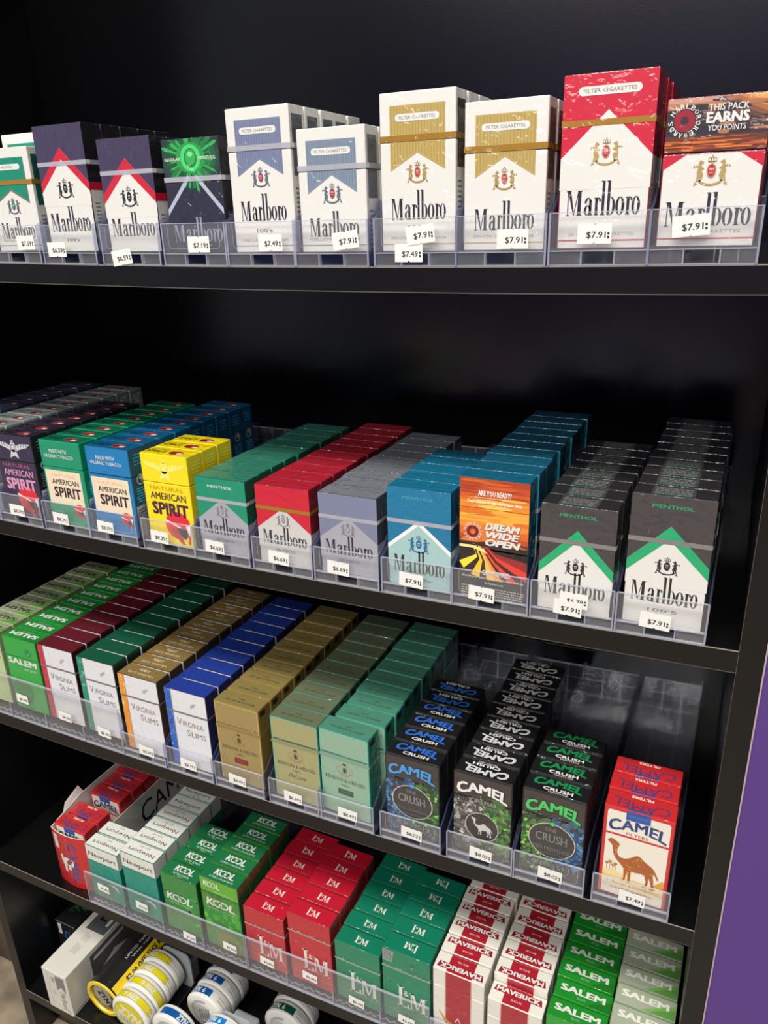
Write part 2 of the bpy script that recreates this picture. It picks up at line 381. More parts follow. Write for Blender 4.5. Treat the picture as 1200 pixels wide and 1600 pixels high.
D = {}        # design name -> list of (part, mesh)
def bake(name, P): D[name] = P.bake(name); return P

def ml_chevron(name, h, lidc, band, low=WHITE, wordc=NAVYINK, crestc=None, oval=None, apex=17.5, side=45, bt=(9, 7), word=(83, 14.5), sub=None, subv=None, strip=STS, stripz=28, menthol=None, top=None, sidec=None, lidside=None, toptext=False, crestz=49, crestw=17, pill=False, redline=False, d=21, lidh=None):
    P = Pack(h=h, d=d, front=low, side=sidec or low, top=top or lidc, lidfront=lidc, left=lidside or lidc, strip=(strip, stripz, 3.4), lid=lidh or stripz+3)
    F = P.front; w = 55; T = lambda z: h-z
    # chevron: coloured field down to the band, then band, then white below
    F.poly([(0, T(side)), (w/2, T(apex)), (w, T(side)), (w, h-.7), (0, h-.7)], lidc, 1) if False else None
    F.poly([(0.1, T(side)), (w/2, T(apex)), (w/2, h-.6), (0.1, h-.6)], lidc, 1); F.poly([(w/2, T(apex)), (w-.1, T(side)), (w-.1, h-.6), (w/2, h-.6)], lidc, 1)
    F.poly([(0.1, T(side)), (w/2, T(apex)), (w-.1, T(side)), (w-.1, T(side+18)), (0.1, T(side+18))], low, 1)
    if band:
        b0, b1 = bt
        F.poly([(0.1, T(side+b1)), (w/2, T(apex+b0)), (w/2, T(apex)), (0.1, T(side))], band, 2)
        F.poly([(w/2, T(apex+b0)), (w-.1, T(side+b1)), (w-.1, T(side)), (w/2, T(apex))], band, 2)
    else:
        pass
    ub = T(word[0]); ml_word(F, 5, 50, ub, word[1], wordc)
    if crestc: crest(F, w/2, T(crestz), crestw, crestc, oval or crestc)
    if sub: F.text(sub, w/2, T(subv), 14 if sub == "100's" else 20, 2.6, (90, 88, 96), 3, .01)
    if menthol: F.text('MENTHOL', w/2, T(8), 27, 2.6, menthol, 3, .015)
    if pill:
        F.pill(9, 46, T(12), T(7), WHITE, 3); F.text('FILTER CIGARETTES', w/2, T(9.5), 31, 2.2, (120, 116, 110), 4, .01)
    if redline: F.rect(.3, w-.3, T(h-5.5), T(h-4.8), (190, 40, 60), 3); F.text('20 CLASS A CIGARETTES', w/2, T(h-9), 40, 1.7, (190, 180, 170), 3)
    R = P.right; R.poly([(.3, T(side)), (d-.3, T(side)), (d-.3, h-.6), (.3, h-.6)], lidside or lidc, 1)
    if band: R.rect(.3, d-.3, T(side+6), T(side), band, 2)
    R.lines(4, 9, T(side+16), 9, 3, 1.0, (120, 118, 116), 2)
    if toptext:
        t = P.top; t.rect(12, 40, 2, d-2, (70, 70, 72), 1)
        for i in range(5): t.lines(14, 38, 4+i*3, 1, 1, 1.2, (140, 140, 140), 2)
        t.rect(12, 38, 1.2, 1.7, band, 2)
    P.tab() if strip in (STS, STGR) else None
    return bake(name, P)

def ml_pennant(name, h, col, crestc, wordv, top=8, notch=37, tips=48, stripm=STS, stripz=26, sub=None, subv=84, crestz=49, cap=13.7, word2=None, sidecol=None, pilltext='FILTER CIGARETTES', bmargin=7.5, oval=(190, 30, 50), edge=None):
    P = Pack(h=h, front=WHITE, side=WHITE, top=WHITE, strip=(stripm, stripz, 3.6), lid=stripz+4)
    F = P.front; w = 55; T = lambda z: h-z; a, b = bmargin, w-bmargin
    if edge:
        F.poly([(a-1, T(tips+1.5)), (w/2, T(notch+1.8)), (w/2, T(top)), (a-1, T(top))], edge, 1); F.poly([(w/2, T(notch+1.8)), (b+1, T(tips+1.5)), (b+1, T(top)), (w/2, T(top))], edge, 1)
    F.poly([(a, T(tips)), (w/2, T(notch)), (w/2, T(top)), (a, T(top))], col, 2); F.poly([(w/2, T(notch)), (b, T(tips)), (b, T(top)), (w/2, T(top))], col, 2)
    dk = tuple(int(c*.9) for c in col)
    for i in range(18):
        u = a+1.2+i*(b-a-2.4)/17; e = tips-(tips-notch)*(1-abs(u-w/2)/(w/2-a))-1.5
        F.rect(u-.25, u+.25, T(e), T(top+1), dk, 3)
    F.pill(w/2-16, w/2+16, T(top+9.8), T(top+5.2), WHITE, 4); F.text(pilltext, w/2, T(top+7.5), 26 if len(pilltext) > 8 else 14, 2.0, (125, 125, 130), 5, .01)
    crest(F, w/2, T(crestz), 15, crestc, oval); ml_word(F, 7.5, 48, T(wordv), cap, NAVYINK)
    if sub: F.text(sub, w/2, T(subv), 14, 2.8, (110, 108, 112), 3, .01)
    F.text(word2 or 'SMOOTH ORIGINAL FLAVOR', w/2, T(h-9), 42, 1.9, (170, 160, 140), 3); F.rect(.5, w-.5, 4.6, 5.2, col, 2)
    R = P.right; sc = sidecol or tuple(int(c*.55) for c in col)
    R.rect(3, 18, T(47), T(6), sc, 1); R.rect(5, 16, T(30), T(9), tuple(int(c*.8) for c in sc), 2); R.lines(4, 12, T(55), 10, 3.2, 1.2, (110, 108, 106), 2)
    if stripm is STS: P.tab()
    return bake(name, P)

# ------------------------------------------------------------------ the pack designs
N = PAL['navy']; RED = PAL['red']; CH = (64, 60, 62); GRN = (22, 168, 108); BLKSIDE = (24, 22, 26)
# top shelf
ml_pennant('green_pennant', 85, (0, 140, 112), (80, 78, 88), 74, 8, 33, 44, STG, 26, crestz=47, cap=13, sub=None, pilltext='MENTHOL', oval=(0, 140, 112), edge=(128, 112, 100), sidecol=(0, 96, 78))
ml_pennant('green_pennant_long', 98, (0, 140, 112), (80, 78, 88), 80, 8, 37, 48, STG, 28, crestz=49, pilltext='MENTHOL', oval=(0, 140, 112), edge=(128, 112, 100), sidecol=(0, 96, 78))
ml_chevron('navy_red_long', 100, N, RED, wordc=NAVYINK, crestc=(40, 36, 52), oval=(20, 18, 26), sub="100's", subv=90, lidside=BLKSIDE, top=BLKSIDE)
ml_chevron('navy_red_short', 87, N, RED, wordc=NAVYINK, crestc=(40, 36, 52), oval=(20, 18, 26), apex=15, side=42, stripz=24, crestz=44, word=(74, 13.5), lidside=BLKSIDE, top=BLKSIDE)
def nxt():
    P = Pack(h=83, front=(34, 34, 56), side=(20, 20, 26), strip=(STS, 27, 3.6), lid=31); F = P.front; w = 55; T = lambda z: 83-z
    cx, cy = 27.5, T(14)
    cols = [(10, 74, 40), (22, 120, 56), (40, 170, 80)]
    for k, (rx, c) in enumerate(((27, (30, 44, 52)), (25, (22, 64, 50)), (22, (20, 90, 54)), (18, (26, 120, 62)))):
        F.poly([(min(max(cx+rx*1.1*math.cos(6.283*i/30), .2), w-.2), min(max(cy+rx*.8*math.sin(6.283*i/30), 2), 82.5)) for i in range(30)], c, 1+k*.2)
    for k in range(46):
        a = 6.283*k/46+random.uniform(-.05, .05); da = random.uniform(.03, .075); L = random.uniform(14, 26); c = random.choice(cols)
        def lim(r, t): return (min(max(cx+r*math.cos(t), .2), w-.2), min(cy+r*math.sin(t), 82.6))
        F.poly([(cx, cy), lim(L, a-da), lim(L*1.1, a), lim(L, a+da)], c, 2+random.random()*.9)
    F.ell(cx, cy, 14, 11, (30, 150, 70), 2.95); F.ell(cx, cy, 9.5, 9.5, (70, 210, 110), 3); F.ell(cx, cy, 6.0, 6.8, (24, 110, 50), 4); F.ell(cx, cy+.4, 4.9, 5.6, (46, 170, 78), 5); F.ell(cx, cy+2.6, 2.6, 1.8, (120, 225, 150), 6)
    F.text('REGULAR', 10.2, cy-.5, 15, 2.3, WHITE, 6, .02); F.text('MENTHOL', 43.5, cy-.5, 16, 2.3, WHITE, 6, .02)
    for s in (1, -1):
        q = lambda u: 27.5+s*u
        F.poly([(q(2), T(28)), (q(27), T(55)), (q(27), T(50.5)), (q(4.5), T(26))][::s], (176, 182, 200), 4)
    ml_word(F, 4, 51, T(75), 13.5, (150, 152, 176)); F.text('NXT', 27.5, T(80), 24, 5.5, (30, 190, 90), 3, .03)
    R = P.right; R.rect(4, 16, 6, 30, (60, 60, 64), 1); R.lines(5, 15, 28, 7, 3, 1, (150, 150, 150), 2); P.tab(); bake('navy_green_burst', P)
nxt()
ml_pennant('steel_pennant_long', 100, (118, 128, 160), (96, 100, 116), 77, 8, 35, 46, STS, 25, sub="100's", subv=84, crestz=47, word2='MELLOW FLAVOR', sidecol=(96, 98, 106))
ml_pennant('steel_pennant_short', 83, (124, 140, 160), (96, 104, 116), 72, 8, 31, 43, STS, 24, crestz=43, cap=12.5, word2='MELLOW FLAVOR', sidecol=(104, 106, 112))
ml_pennant('gold_pennant_long', 100, (186, 160, 88), (168, 140, 72), 79, 8, 37, 48, STG, 26, sub="100's", sidecol=(70, 60, 44))
ml_pennant('gold_pennant_short', 90, (186, 160, 88), (168, 140, 72), 77, 8, 33, 45, STG, 26, crestz=46, cap=13, sidecol=(90, 80, 66))
ml_chevron('red_white_long', 99, RED, None, crestc=(176, 152, 92), oval=(190, 25, 50), apex=20, side=46, stripz=25, strip=STG, word=(79, 14.5), sub="100's", subv=85, pill=True, redline=True, crestz=43, lidside=(160, 20, 46), lidh=28)
def earns():
    P = Pack(h=81, front=WHITE, side=WHITE, lidfront=(46, 34, 36), top=(150, 110, 80), lid=29, left=(120, 20, 40)); F = P.front; w = 55; T = lambda z: 81-z
    F.poly([(.2, T(30)), (13, T(30)), (.2, T(38))], RED, 1); F.poly([(w-.2, T(30)), (w-.2, T(38)), (w-13, T(30))], RED, 1)
    bands = [(0.6, 3, (196, 150, 130)), (3, 6, (180, 116, 82)), (6, 10, (120, 76, 62)), (10, 15, (66, 48, 50)), (15, 20, (44, 40, 46)), (20, 23, (92, 52, 34)), (23, 26, (214, 106, 36)), (26, 28.5, (150, 64, 26))]
    for a, b, c in bands: F.rect(.2, w-.2, T(b), T(a), c, 1)
    streaks(F, 40, (.3, w-.3), (T(28.4), T(21)), (3, 12), (.2, .6), [(236, 130, 50), (120, 50, 24), (190, 90, 36), (84, 40, 26)], 2)
    for k, c in enumerate(((96, 62, 52), (130, 82, 58), (168, 104, 60), (206, 132, 66), (234, 160, 84))): F.poly([(26+k*4, T(.8)), (w-.3, T(.8)), (w-.3, T(15-k*2.4)), (40+k*2.6, T(9-k*1.3))][::-1], c, 2+k*.15)
    streaks(F, 22, (24, w-.3), (T(20), T(1)), (3, 9), (.5, 1.6), [(60, 44, 46), (84, 60, 56), (170, 110, 76), (52, 42, 46)], 2.8)
    streaks(F, 18, (.3, 22), (T(20), T(4)), (3, 8), (1, 2.6), [(40, 36, 40), (50, 44, 48), (36, 32, 36)], 2)
    cx, cy = 10, T(12); F.ring(cx, cy, 5.8, 5.8, 3.6, (150, 24, 40), 4)
    for i, ch in enumerate('MARLBOROREWARDS'):
        a = 2.6-6.0*i/15; F.text(ch, cx+7.6*math.cos(a), cy+7.6*math.sin(a), 2.0, 2.6, WHITE, 5, .02, rot=a-1.5708)
    F.text('THIS PACK', 33, T(6), 21, 3.4, WHITE, 5, .02); F.text('EARNS', 33, T(11.2), 22, 5.2, WHITE, 5, .04); F.text('YOU POINTS', 33, T(16.6), 20, 3, WHITE, 5, .02)
    crest(F, 27.5, T(39), 18, (176, 152, 92), (190, 25, 50)); ml_word(F, 4, 51.5, T(69), 13.5, NAVYINK)
    F.rect(.3, w-.3, 4.5, 5.2, (190, 40, 60), 2); F.text('FILTER CIGARETTES', 28, 9, 38, 1.9, (190, 180, 170), 3)
    bake('sunset_lid', P)
earns()

# second shelf
def spirit(name, body, txt, cream, dark, emblem_big, bird=None, side=None, top2=(214, 60, 50), headline=True, natcol=(240, 190, 150), topc=None):
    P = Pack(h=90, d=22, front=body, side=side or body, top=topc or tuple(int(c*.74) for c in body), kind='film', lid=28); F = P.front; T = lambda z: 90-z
    if headline:
        F.text('MADE WITH', 25, T(10.5), 23, 3.8, WHITE, 3, .02); F.text('ORGANIC TOBACCO', 25, T(16), 40, 3.8, WHITE, 3, .02)
        F.rect(2.5, 50, T(67), T(31), cream, 1); F.text('NATURAL', 27, T(36), 32, 3.2, natcol, 3)
        F.text('AMERICAN', 28, T(43), 36, 5.6, dark, 3, .02); F.text('SPIRIT', 29, T(54), 36, 10.5, dark, 3, .03)
        F.text('US FILTER', 12, T(76), 12, 2.4, (150, 200, 210), 3)
        ex, ez, er = 42, T(72), 7.2
    else:
        for s in (1, -1):
            F.poly([(27.5+s*4, T(12)), (27.5+s*9, T(9)), (27.5+s*25, T(8)), (27.5+s*20, T(12)), (27.5+s*9, T(15)), (27.5+s*5, T(17))][::s], bird, 2)
            for i in range(4): F.poly([(27.5+s*(8+4*i), T(9)), (27.5+s*(9.2+4*i), T(9)), (27.5+s*(7.5+3.6*i), T(14.5-.7*i))][::s], body, 3)
        F.ell(27.5, T(13), 4.5, 5.5, bird, 2); F.ring(27.5, T(13), 3.2, 3.2, .7, body, 3); F.poly([(24, T(16)), (21, T(25)), (27.5, T(22)), (34, T(25)), (31, T(16))], bird, 2); F.ell(27.5, T(7), 1.8, 1.4, bird, 2)
        F.text('NATURAL', 27.5, T(33), 40, 3.8, natcol, 3); F.text('AMERICAN', 28, T(41), 42, 7, txt, 3, .02); F.text('SPIRIT', 29, T(53.5), 42, 12, txt, 3, .04)
        ex, ez, er = 36, T(69), 15
    k = er/7.2
    F.ell(ex, ez, er, er*.95, (222, 32, 52), 3, 24)
    F.poly([(ex-5*k, ez-1*k), (ex-2*k, ez-5.5*k), (ex+1*k, ez-8.8*k), (ex+3*k, ez-9.0*k), (ex+1*k, ez-5*k), (ex-1*k, ez-1*k)], (190, 24, 44), 4)
    F.poly([(ex-1*k, ez-1.0*k), (ex+5*k, ez-1.4*k), (ex+5.4*k, ez-4*k), (ex+3.6*k, ez-6.4*k), (ex+1*k, ez-4.6*k)], (24, 16, 20), 5)
    F.poly([(ex+4.4*k, ez+.6*k), (ex+7.2*k, ez+1.6*k), (ex+6.4*k, ez-4.5*k), (ex+5*k, ez-3*k)], (246, 244, 240), 5)
    F.poly([(ex-7.2*k, ez+2.6*k), (ex+1.4*k, ez-.4*k), (ex+1.4*k, ez-1.2*k), (ex-7.4*k, ez+1.6*k)], (250, 236, 226), 5)
    F.poly([(ex+5.5*k, ez-4*k), (ex+6.6*k, ez-4*k), (ex+6.0*k, ez-9*k), (ex+4.6*k, ez-8*k)], (222, 32, 52), 4)
    R = P.right; R.lines(6, 17, 84, 4, 3.2, 1.2, tuple(min(255, c+70) for c in body), 2)
    R.ring(12, 58, 5.2, 5.2, 1.0, (230, 232, 228), 2); R.ell(12.5, 58.5, 2.8, 3.4, (206, 210, 206), 3, 9); R.ell(11, 57, 1.6, 1.8, side or body, 4, 8); R.lines(5, 18, 50, 6, 2.6, 1.2, tuple(min(255, c+90) for c in body), 2)
    R.rect(1.5, 20.5, 2, 32, (214, 214, 206), 2); R.lines(3, 19, 29, 8, 3.2, 1.3, (90, 90, 90), 3)
    t = P.top; t.ell(36, 9.5, 8, 5.4, top2, 1, 16); t.ell(33, 9.0, 4.5, 3, (110, 36, 34), 2, 10); t.ell(41, 8, 3.4, 2.2, (232, 224, 214), 2, 10); t.ell(40, 12, 3, 1.6, (160, 40, 40), 2, 9)
    dk = tuple(int(c*.45) for c in body)
    t.text('NATURAL AMERICAN', 14, 14.5, 22, 2, dk, 2); t.text('SPIRIT', 14, 9, 22, 5.5, dk, 2, .03)
    bake(name, P)
spirit('green_organic', (0, 144, 104), None, (238, 220, 190), (40, 20, 30), False)
spirit('blue_organic', (0, 122, 184), None, (238, 220, 190), (40, 20, 30), False, side=(0, 88, 126))
spirit('yellow_eagle', (246, 222, 8), (70, 26, 54), None, None, True, (250, 236, 120), headline=False, natcol=(206, 140, 40), side=(240, 214, 6), topc=(236, 210, 10))
spirit('navy_eagle', (48, 36, 66), (214, 150, 186), None, None, True, (206, 204, 208), headline=False, natcol=(190, 90, 140), side=(22, 20, 24), top2=(200, 70, 64))
spirit('grey_eagle', (206, 214, 210), (80, 40, 60), None, None, True, (206, 204, 208), headline=False, natcol=(190, 90, 140), side=(140, 148, 146), top2=(150, 66, 62), topc=(132, 138, 136))
spirit('indigo_eagle', (120, 128, 150), (180, 180, 210), None, None, True, (206, 204, 208), headline=False, natcol=(190, 90, 140), side=(40, 46, 70), top2=(110, 70, 90), topc=(48, 54, 80))
GRY = (166, 166, 176)
for nm, c, tp in (('green_grey', (0, 142, 108), (48, 122, 102)), ('red_grey', (204, 18, 50), (176, 28, 48)), ('slate_grey', (122, 128, 156), (118, 122, 130))):
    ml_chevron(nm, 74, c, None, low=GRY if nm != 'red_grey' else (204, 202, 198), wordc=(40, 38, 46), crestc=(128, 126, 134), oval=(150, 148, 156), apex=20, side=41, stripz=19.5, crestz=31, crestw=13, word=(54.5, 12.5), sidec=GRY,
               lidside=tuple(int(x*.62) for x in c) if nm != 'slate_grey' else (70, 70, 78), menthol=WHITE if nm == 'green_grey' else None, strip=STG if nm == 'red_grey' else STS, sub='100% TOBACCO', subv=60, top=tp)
ml_chevron('blue_aqua', 86, (0, 116, 158), (236, 238, 238), low=(164, 198, 196), wordc=(26, 36, 40), crestc=(10, 110, 150), oval=(10, 110, 150), apex=27, side=50, bt=(4, 4), stripz=27, crestz=47, word=(73, 14.5), sub='SMOOTH', subv=79, menthol=(70, 160, 190), lidside=(0, 84, 116), top=(14, 108, 140), sidec=(140, 176, 176))
ml_chevron('blue_aqua_long', 100, (40, 150, 176), (236, 238, 238), low=(164, 198, 196), crestc=(10, 110, 150), apex=27, side=50, bt=(4, 4), stripz=27, word=(83, 14.5), lidside=(0, 66, 88), top=(10, 88, 116), sidec=(16, 50, 62))
def promo():
    h = 100; P = Pack(h=h, front=(30, 24, 24), side=(0, 74, 98), top=(10, 96, 124), lid=24, left=(0, 74, 98)); F = P.front; w = 55; T = lambda z: h-z
    bands = [(.3, 5, (176, 58, 26)), (5, 10, (196, 74, 26)), (10, 15, (212, 92, 26)), (15, 20, (224, 112, 30)), (20, 25, (236, 140, 40)), (25, 30, (246, 168, 56)), (30, 35, (248, 176, 60)), (35, 40, (238, 140, 46)), (40, 46, (222, 104, 34)), (46, 50, (190, 76, 30)), (50, 53, (120, 50, 28))]
    for a, b, c in bands: F.rect(.2, w-.2, T(b), T(a), c, 1)
    streaks(F, 26, (.4, w-.4), (T(16), T(1)), (5, 16), (.5, 1.5), [(196, 74, 26), (170, 56, 26), (214, 96, 30)], 2)
    streaks(F, 30, (.4, w-.4), (T(36), T(14)), (5, 16), (.5, 1.8), [(226, 116, 32), (246, 176, 66), (240, 150, 46), (250, 196, 84)], 2)
    F.poly([(.3, T(52)), (12, T(43)), (22, T(36)), (32, T(42)), (44, T(50)), (54.6, T(53))], (226, 120, 44), 3); F.poly([(.3, T(55)), (20, T(51)), (40, T(52)), (54.7, T(56)), (54.7, T(58)), (.3, T(58))], (52, 34, 34), 4)
    fan = [((.3, T(70)), (250, 226, 60)), ((4, T(76)), (40, 30, 24)), ((10, T(80)), (252, 200, 40)), ((17, T(82)), (60, 40, 26)), ((23, T(83)), (250, 190, 90)), ((30, T(83)), (244, 150, 60)), ((36, T(83)), (46, 26, 24)), ((41, T(83)), (220, 70, 50)), ((48, T(82)), (70, 26, 24)), ((54.7, T(80)), (226, 60, 48)), ((54.7, T(72)), (150, 40, 34)), ((54.7, T(64)), (60, 30, 30))]
    apex = (17, T(55.5)); mid = (20, T(61))
    F.poly([(.3, T(56)), (54.7, T(57)), (54.7, T(84)), (.3, T(84))], (34, 26, 26), 4)
    for i in range(len(fan)-1):
        (a, c), (b, _) = fan[i], fan[i+1]
        ma = (mid[0]*.62+a[0]*.38+(4-i)*.4, mid[1]*.62+a[1]*.38+2); mb = (mid[0]*.62+b[0]*.38+(4-i-1)*.4, mid[1]*.62+b[1]*.38+2)
        F.poly([(apex[0]-6+i*1.1, apex[1]+.5), ma, mb, (apex[0]-5+i*1.1, apex[1]+.3)], c, 5); F.poly([ma, a, b, mb], c, 5)
    F.poly([(.3, T(55.5)), (10, T(55)), (20, T(57)), (23, T(61)), (20, T(60)), (12, T(57.5)), (.3, T(57.5))], (255, 232, 150), 6)
    F.text('ARE YOU READY?', 28, T(11.5), 26, 4.2, (250, 246, 236), 6, .03); F.text('Your chance to win starts June 20th.', 28, T(19), 43, 3.0, (250, 246, 236), 6, .03); F.rect(12, 40, T(15.4), T(15.0), (246, 226, 206), 6)
    cx, cy = 11, T(43.5); F.ring(cx, cy, 4.8, 4.8, 2.4, (120, 20, 26), 6)
    for i, ch in enumerate('MARLBOROREWARDS'):
        a = 2.9-6.0*i/15; F.text(ch, cx+6.4*math.cos(a), cy+6.4*math.sin(a), 1.7, 2.4, WHITE, 7, .02, rot=a-1.5708)
    for s, v, wd in (('DREAM', 38, 27), ('WIDE', 44.5, 26), ('OPEN', 51, 27)):
        F.text(s, 35.2+(v-44)*.05, T(v)-.35, wd, 5.4, (60, 20, 16), 6, .05, .25); F.text(s, 35+(v-44)*.05, T(v), wd, 5.2, WHITE, 7, .05, .25)
    F.text('GET INSPIRED.', 31, T(77), 23, 4.0, WHITE, 7, .03); F.text('Enter for your chance to win a $15,000 travel certificate.', 28, T(82), 50, 2.4, WHITE, 7, .02); F.text('At Marlboro.com', 29, T(86), 15, 2.0, WHITE, 7, .02)
    for i in range(5): F.lines(2, 53, T(90+i*2.1), 1, 1, 1.1, (170, 166, 160), 3)
    bake('sunset_road', P)
promo()
ml_chevron('char_green_short', 86, CH, GRN, wordc=(28, 27, 28), crestc=(40, 38, 40), oval=(24, 22, 24), apex=19, side=48, bt=(9, 8), stripz=27, crestz=48, crestw=15, word=(72, 14), menthol=GRN, strip=STGR, lidside=(30, 28, 30), top=(40, 39, 40), toptext=True)
ml_chevron('char_green_long', 100, CH, GRN, wordc=(28, 27, 28), crestc=(40, 38, 40), oval=(24, 22, 24), apex=22, side=50, bt=(10, 9), stripz=32, crestz=52, crestw=15, word=(81, 15), sub="100'S", subv=87, menthol=GRN, strip=STGR, lidside=(30, 28, 30), top=(40, 39, 40), toptext=True)

# third shelf
def salem(name, h, col, dark, word='SALEM', topc=None, sub="100's BOX", flip=True, slim=False, txt=WHITE, toptxt=None):
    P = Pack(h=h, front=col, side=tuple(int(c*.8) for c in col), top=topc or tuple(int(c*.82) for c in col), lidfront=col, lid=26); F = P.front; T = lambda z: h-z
    F.ell(40, T(17), 6.5, 6.5, dark, 1); F.poly([(40, T(22)), (37, T(18)), (39, T(12)), (42, T(15)), (43, T(19))], (20, 110, 60), 2); F.poly([(40, T(21)), (38.5, T(18)), (40.5, T(15)), (41.8, T(19))], (70, 190, 90), 3)
    F.ell(18, T(h-26), 17, 17, tuple(int(c*.8) for c in col), 1) if not slim else None
    F.text('SALEM', 27, T(32), 46, 7.5, txt, 3, .04); F.text(sub, 38, T(41), 20, 3, txt, 3)
    t = P.top; tt = toptxt or txt
    if slim: t.poly([(24, .6), (54, .6), (54, 16)], (120, 176, 84), 1); t.poly([(30, .6), (54, .6), (54, 12)], (96, 158, 70), 2)
    else: t.poly([(30, .6), (54, .6), (54, 13)], tuple(int(c*.72) for c in col), 1)
    t.text('SALEM', 27, 10 if flip else 12, 42, 6.6, tt, 3, .04, flip=flip); t.text('BOX' if sub == 'BOX' else sub, 27, 16.5 if flip else 5, 8 if sub == 'BOX' else 18, 2.2, tuple(int(c*.75) for c in tt), 3, flip=flip)
    bake(name, P)
salem('green_flame', 100, (40, 166, 64), (24, 150, 74))
salem('pale_flame', 100, (188, 206, 150), (150, 190, 120), sub="SLIM 100's BOX", slim=True, topc=(150, 156, 130), toptxt=(70, 76, 60), txt=(60, 100, 60))
def slims(name, edge, top, h, toptext=None, side=None):
    P = Pack(h=h, front=(226, 226, 230), side=side or top, left=side or top, top=top, lid=28, strip=(ink((120, 116, 112), 'film'), 27.0, 2.0)); F = P.front; T = lambda z: h-z
    F.rect(.2, 8.6, .3, h-.7, edge[0], 1); F.blobs(60, (.3, 8.5), (1, h-1), .8, 3.2, edge, 2); F.rect(8.6, 9.3, .3, h-.7, (150, 140, 130), 2)
    F.text('d', 35.5, T(15.5), 4.5, 6, (150, 150, 154), 3, -.01, .4); F.text('F', 39.5, T(14.5), 4.2, 5, (150, 150, 154), 3, -.01, .4)
    F.text('V', 16, T(40), 6.2, 8.5, (140, 132, 126), 3, -.012); F.text('IRGINIA', 34, T(41), 27, 6.6, (140, 132, 126), 3, -.008); F.text('S', 27, T(52), 4.6, 8.0, (140, 132, 126), 3, -.012); F.text('LIMS', 40, T(53), 19, 6.6, (140, 132, 126), 3, -.008)
    if toptext: 
        t = P.top; t.text('VIRGINIA SLIMS', 27, 7, 36, 3.6, toptext, 2, .01, flip=True); t.text('100s', 27, 14, 14, 4.5, toptext, 2, .02, .2, flip=True)
    bake(name, P)
slims('crimson_slim', [(196, 40, 70), (224, 90, 110), (150, 24, 54), (214, 66, 84)], (96, 22, 34), 101, side=(58, 14, 22))
slims('emerald_slim', [(0, 140, 112), (60, 180, 160), (0, 104, 84), (90, 190, 170)], (12, 82, 56), 100, side=(8, 44, 32))
slims('amber_slim', [(236, 150, 40), (250, 190, 90), (226, 106, 30), (246, 214, 150)], (132, 108, 62), 99, toptext=(222, 204, 160), side=(70, 56, 40))
slims('royal_slim', [(40, 96, 190), (90, 150, 220), (20, 60, 150), (60, 120, 200)], (30, 56, 146), 98, side=(16, 26, 84))
def hedge(name, col, side, top, h, tag=None, script=None, edge=None):
    P = Pack(h=h, front=col, side=side, top=top, kind='foil', lid=27, left=side, strip=(ink(tuple(int(c*.9) for c in col), 'foil'), 29, 3.0), bev=.9, seg=2); F = P.front; T = lambda z: h-z
    if edge: F.rect(.9, 54.1, h-2.2, h-.9, edge, 1); F.rect(.9, 2.2, 1, h-1, edge, 1); F.rect(52.8, 54.1, 1, h-1, edge, 1)
    F.ring(27.5, T(43), 9, 5.5, .5, (196, 140, 70), 2); F.ring(27.5, T(43), 7, 7, .6, (186, 128, 60), 2, 16, 3.4, 6.0); F.ell(27.5, T(43), 2.6, 3.4, (70, 56, 50), 3); F.ring(27.5, T(43), 2.1, 2.8, .5, col, 4); F.ell(27.5, T(36), 2.2, 1.2, (60, 46, 40), 3, 8)
    F.text('BENSON & HEDGES', 27.5, T(55), 44, 4.2, (86, 78, 60), 3, .0); F.text("100's", 27.5, T(61), 9, 2.2, (86, 78, 60), 3)
    if tag: F.rect(19, 36, T(72.5), T(66), tag, 3); F.text('Luxury', 27.5, T(69.2), 9, 2.6, tuple(min(255, c+60) for c in tag), 4)
    if script: F.text(script, 27.5, T(67.5), 21, 5, (110, 100, 70), 3, -.01, .4)
    t = P.top; dk = tuple(int(c*.45) for c in col); t.text('BENSON & HEDGES', 28, 7, 36, 2.6, dk, 2, .0, flip=True); t.text("100's", 28, 11.5, 8, 2, dk, 2, flip=True)
    R = P.right; R.rect(3, 12, h-9, h-3, tuple(int(c*.3) for c in side), 2)
    bake(name, P)
hedge('gold_foil', (168, 148, 92), (146, 118, 58), (150, 134, 80), 98, tag=(132, 44, 44), edge=(206, 178, 104))
hedge('pale_gold_foil', (176, 172, 122), (70, 104, 84), (112, 122, 94), 98, script='DeLuxe', edge=(120, 196, 168))
hedge('mint_foil', (154, 190, 164), (52, 130, 110), (84, 148, 124), 98, tag=(66, 98, 78), edge=(110, 210, 182))
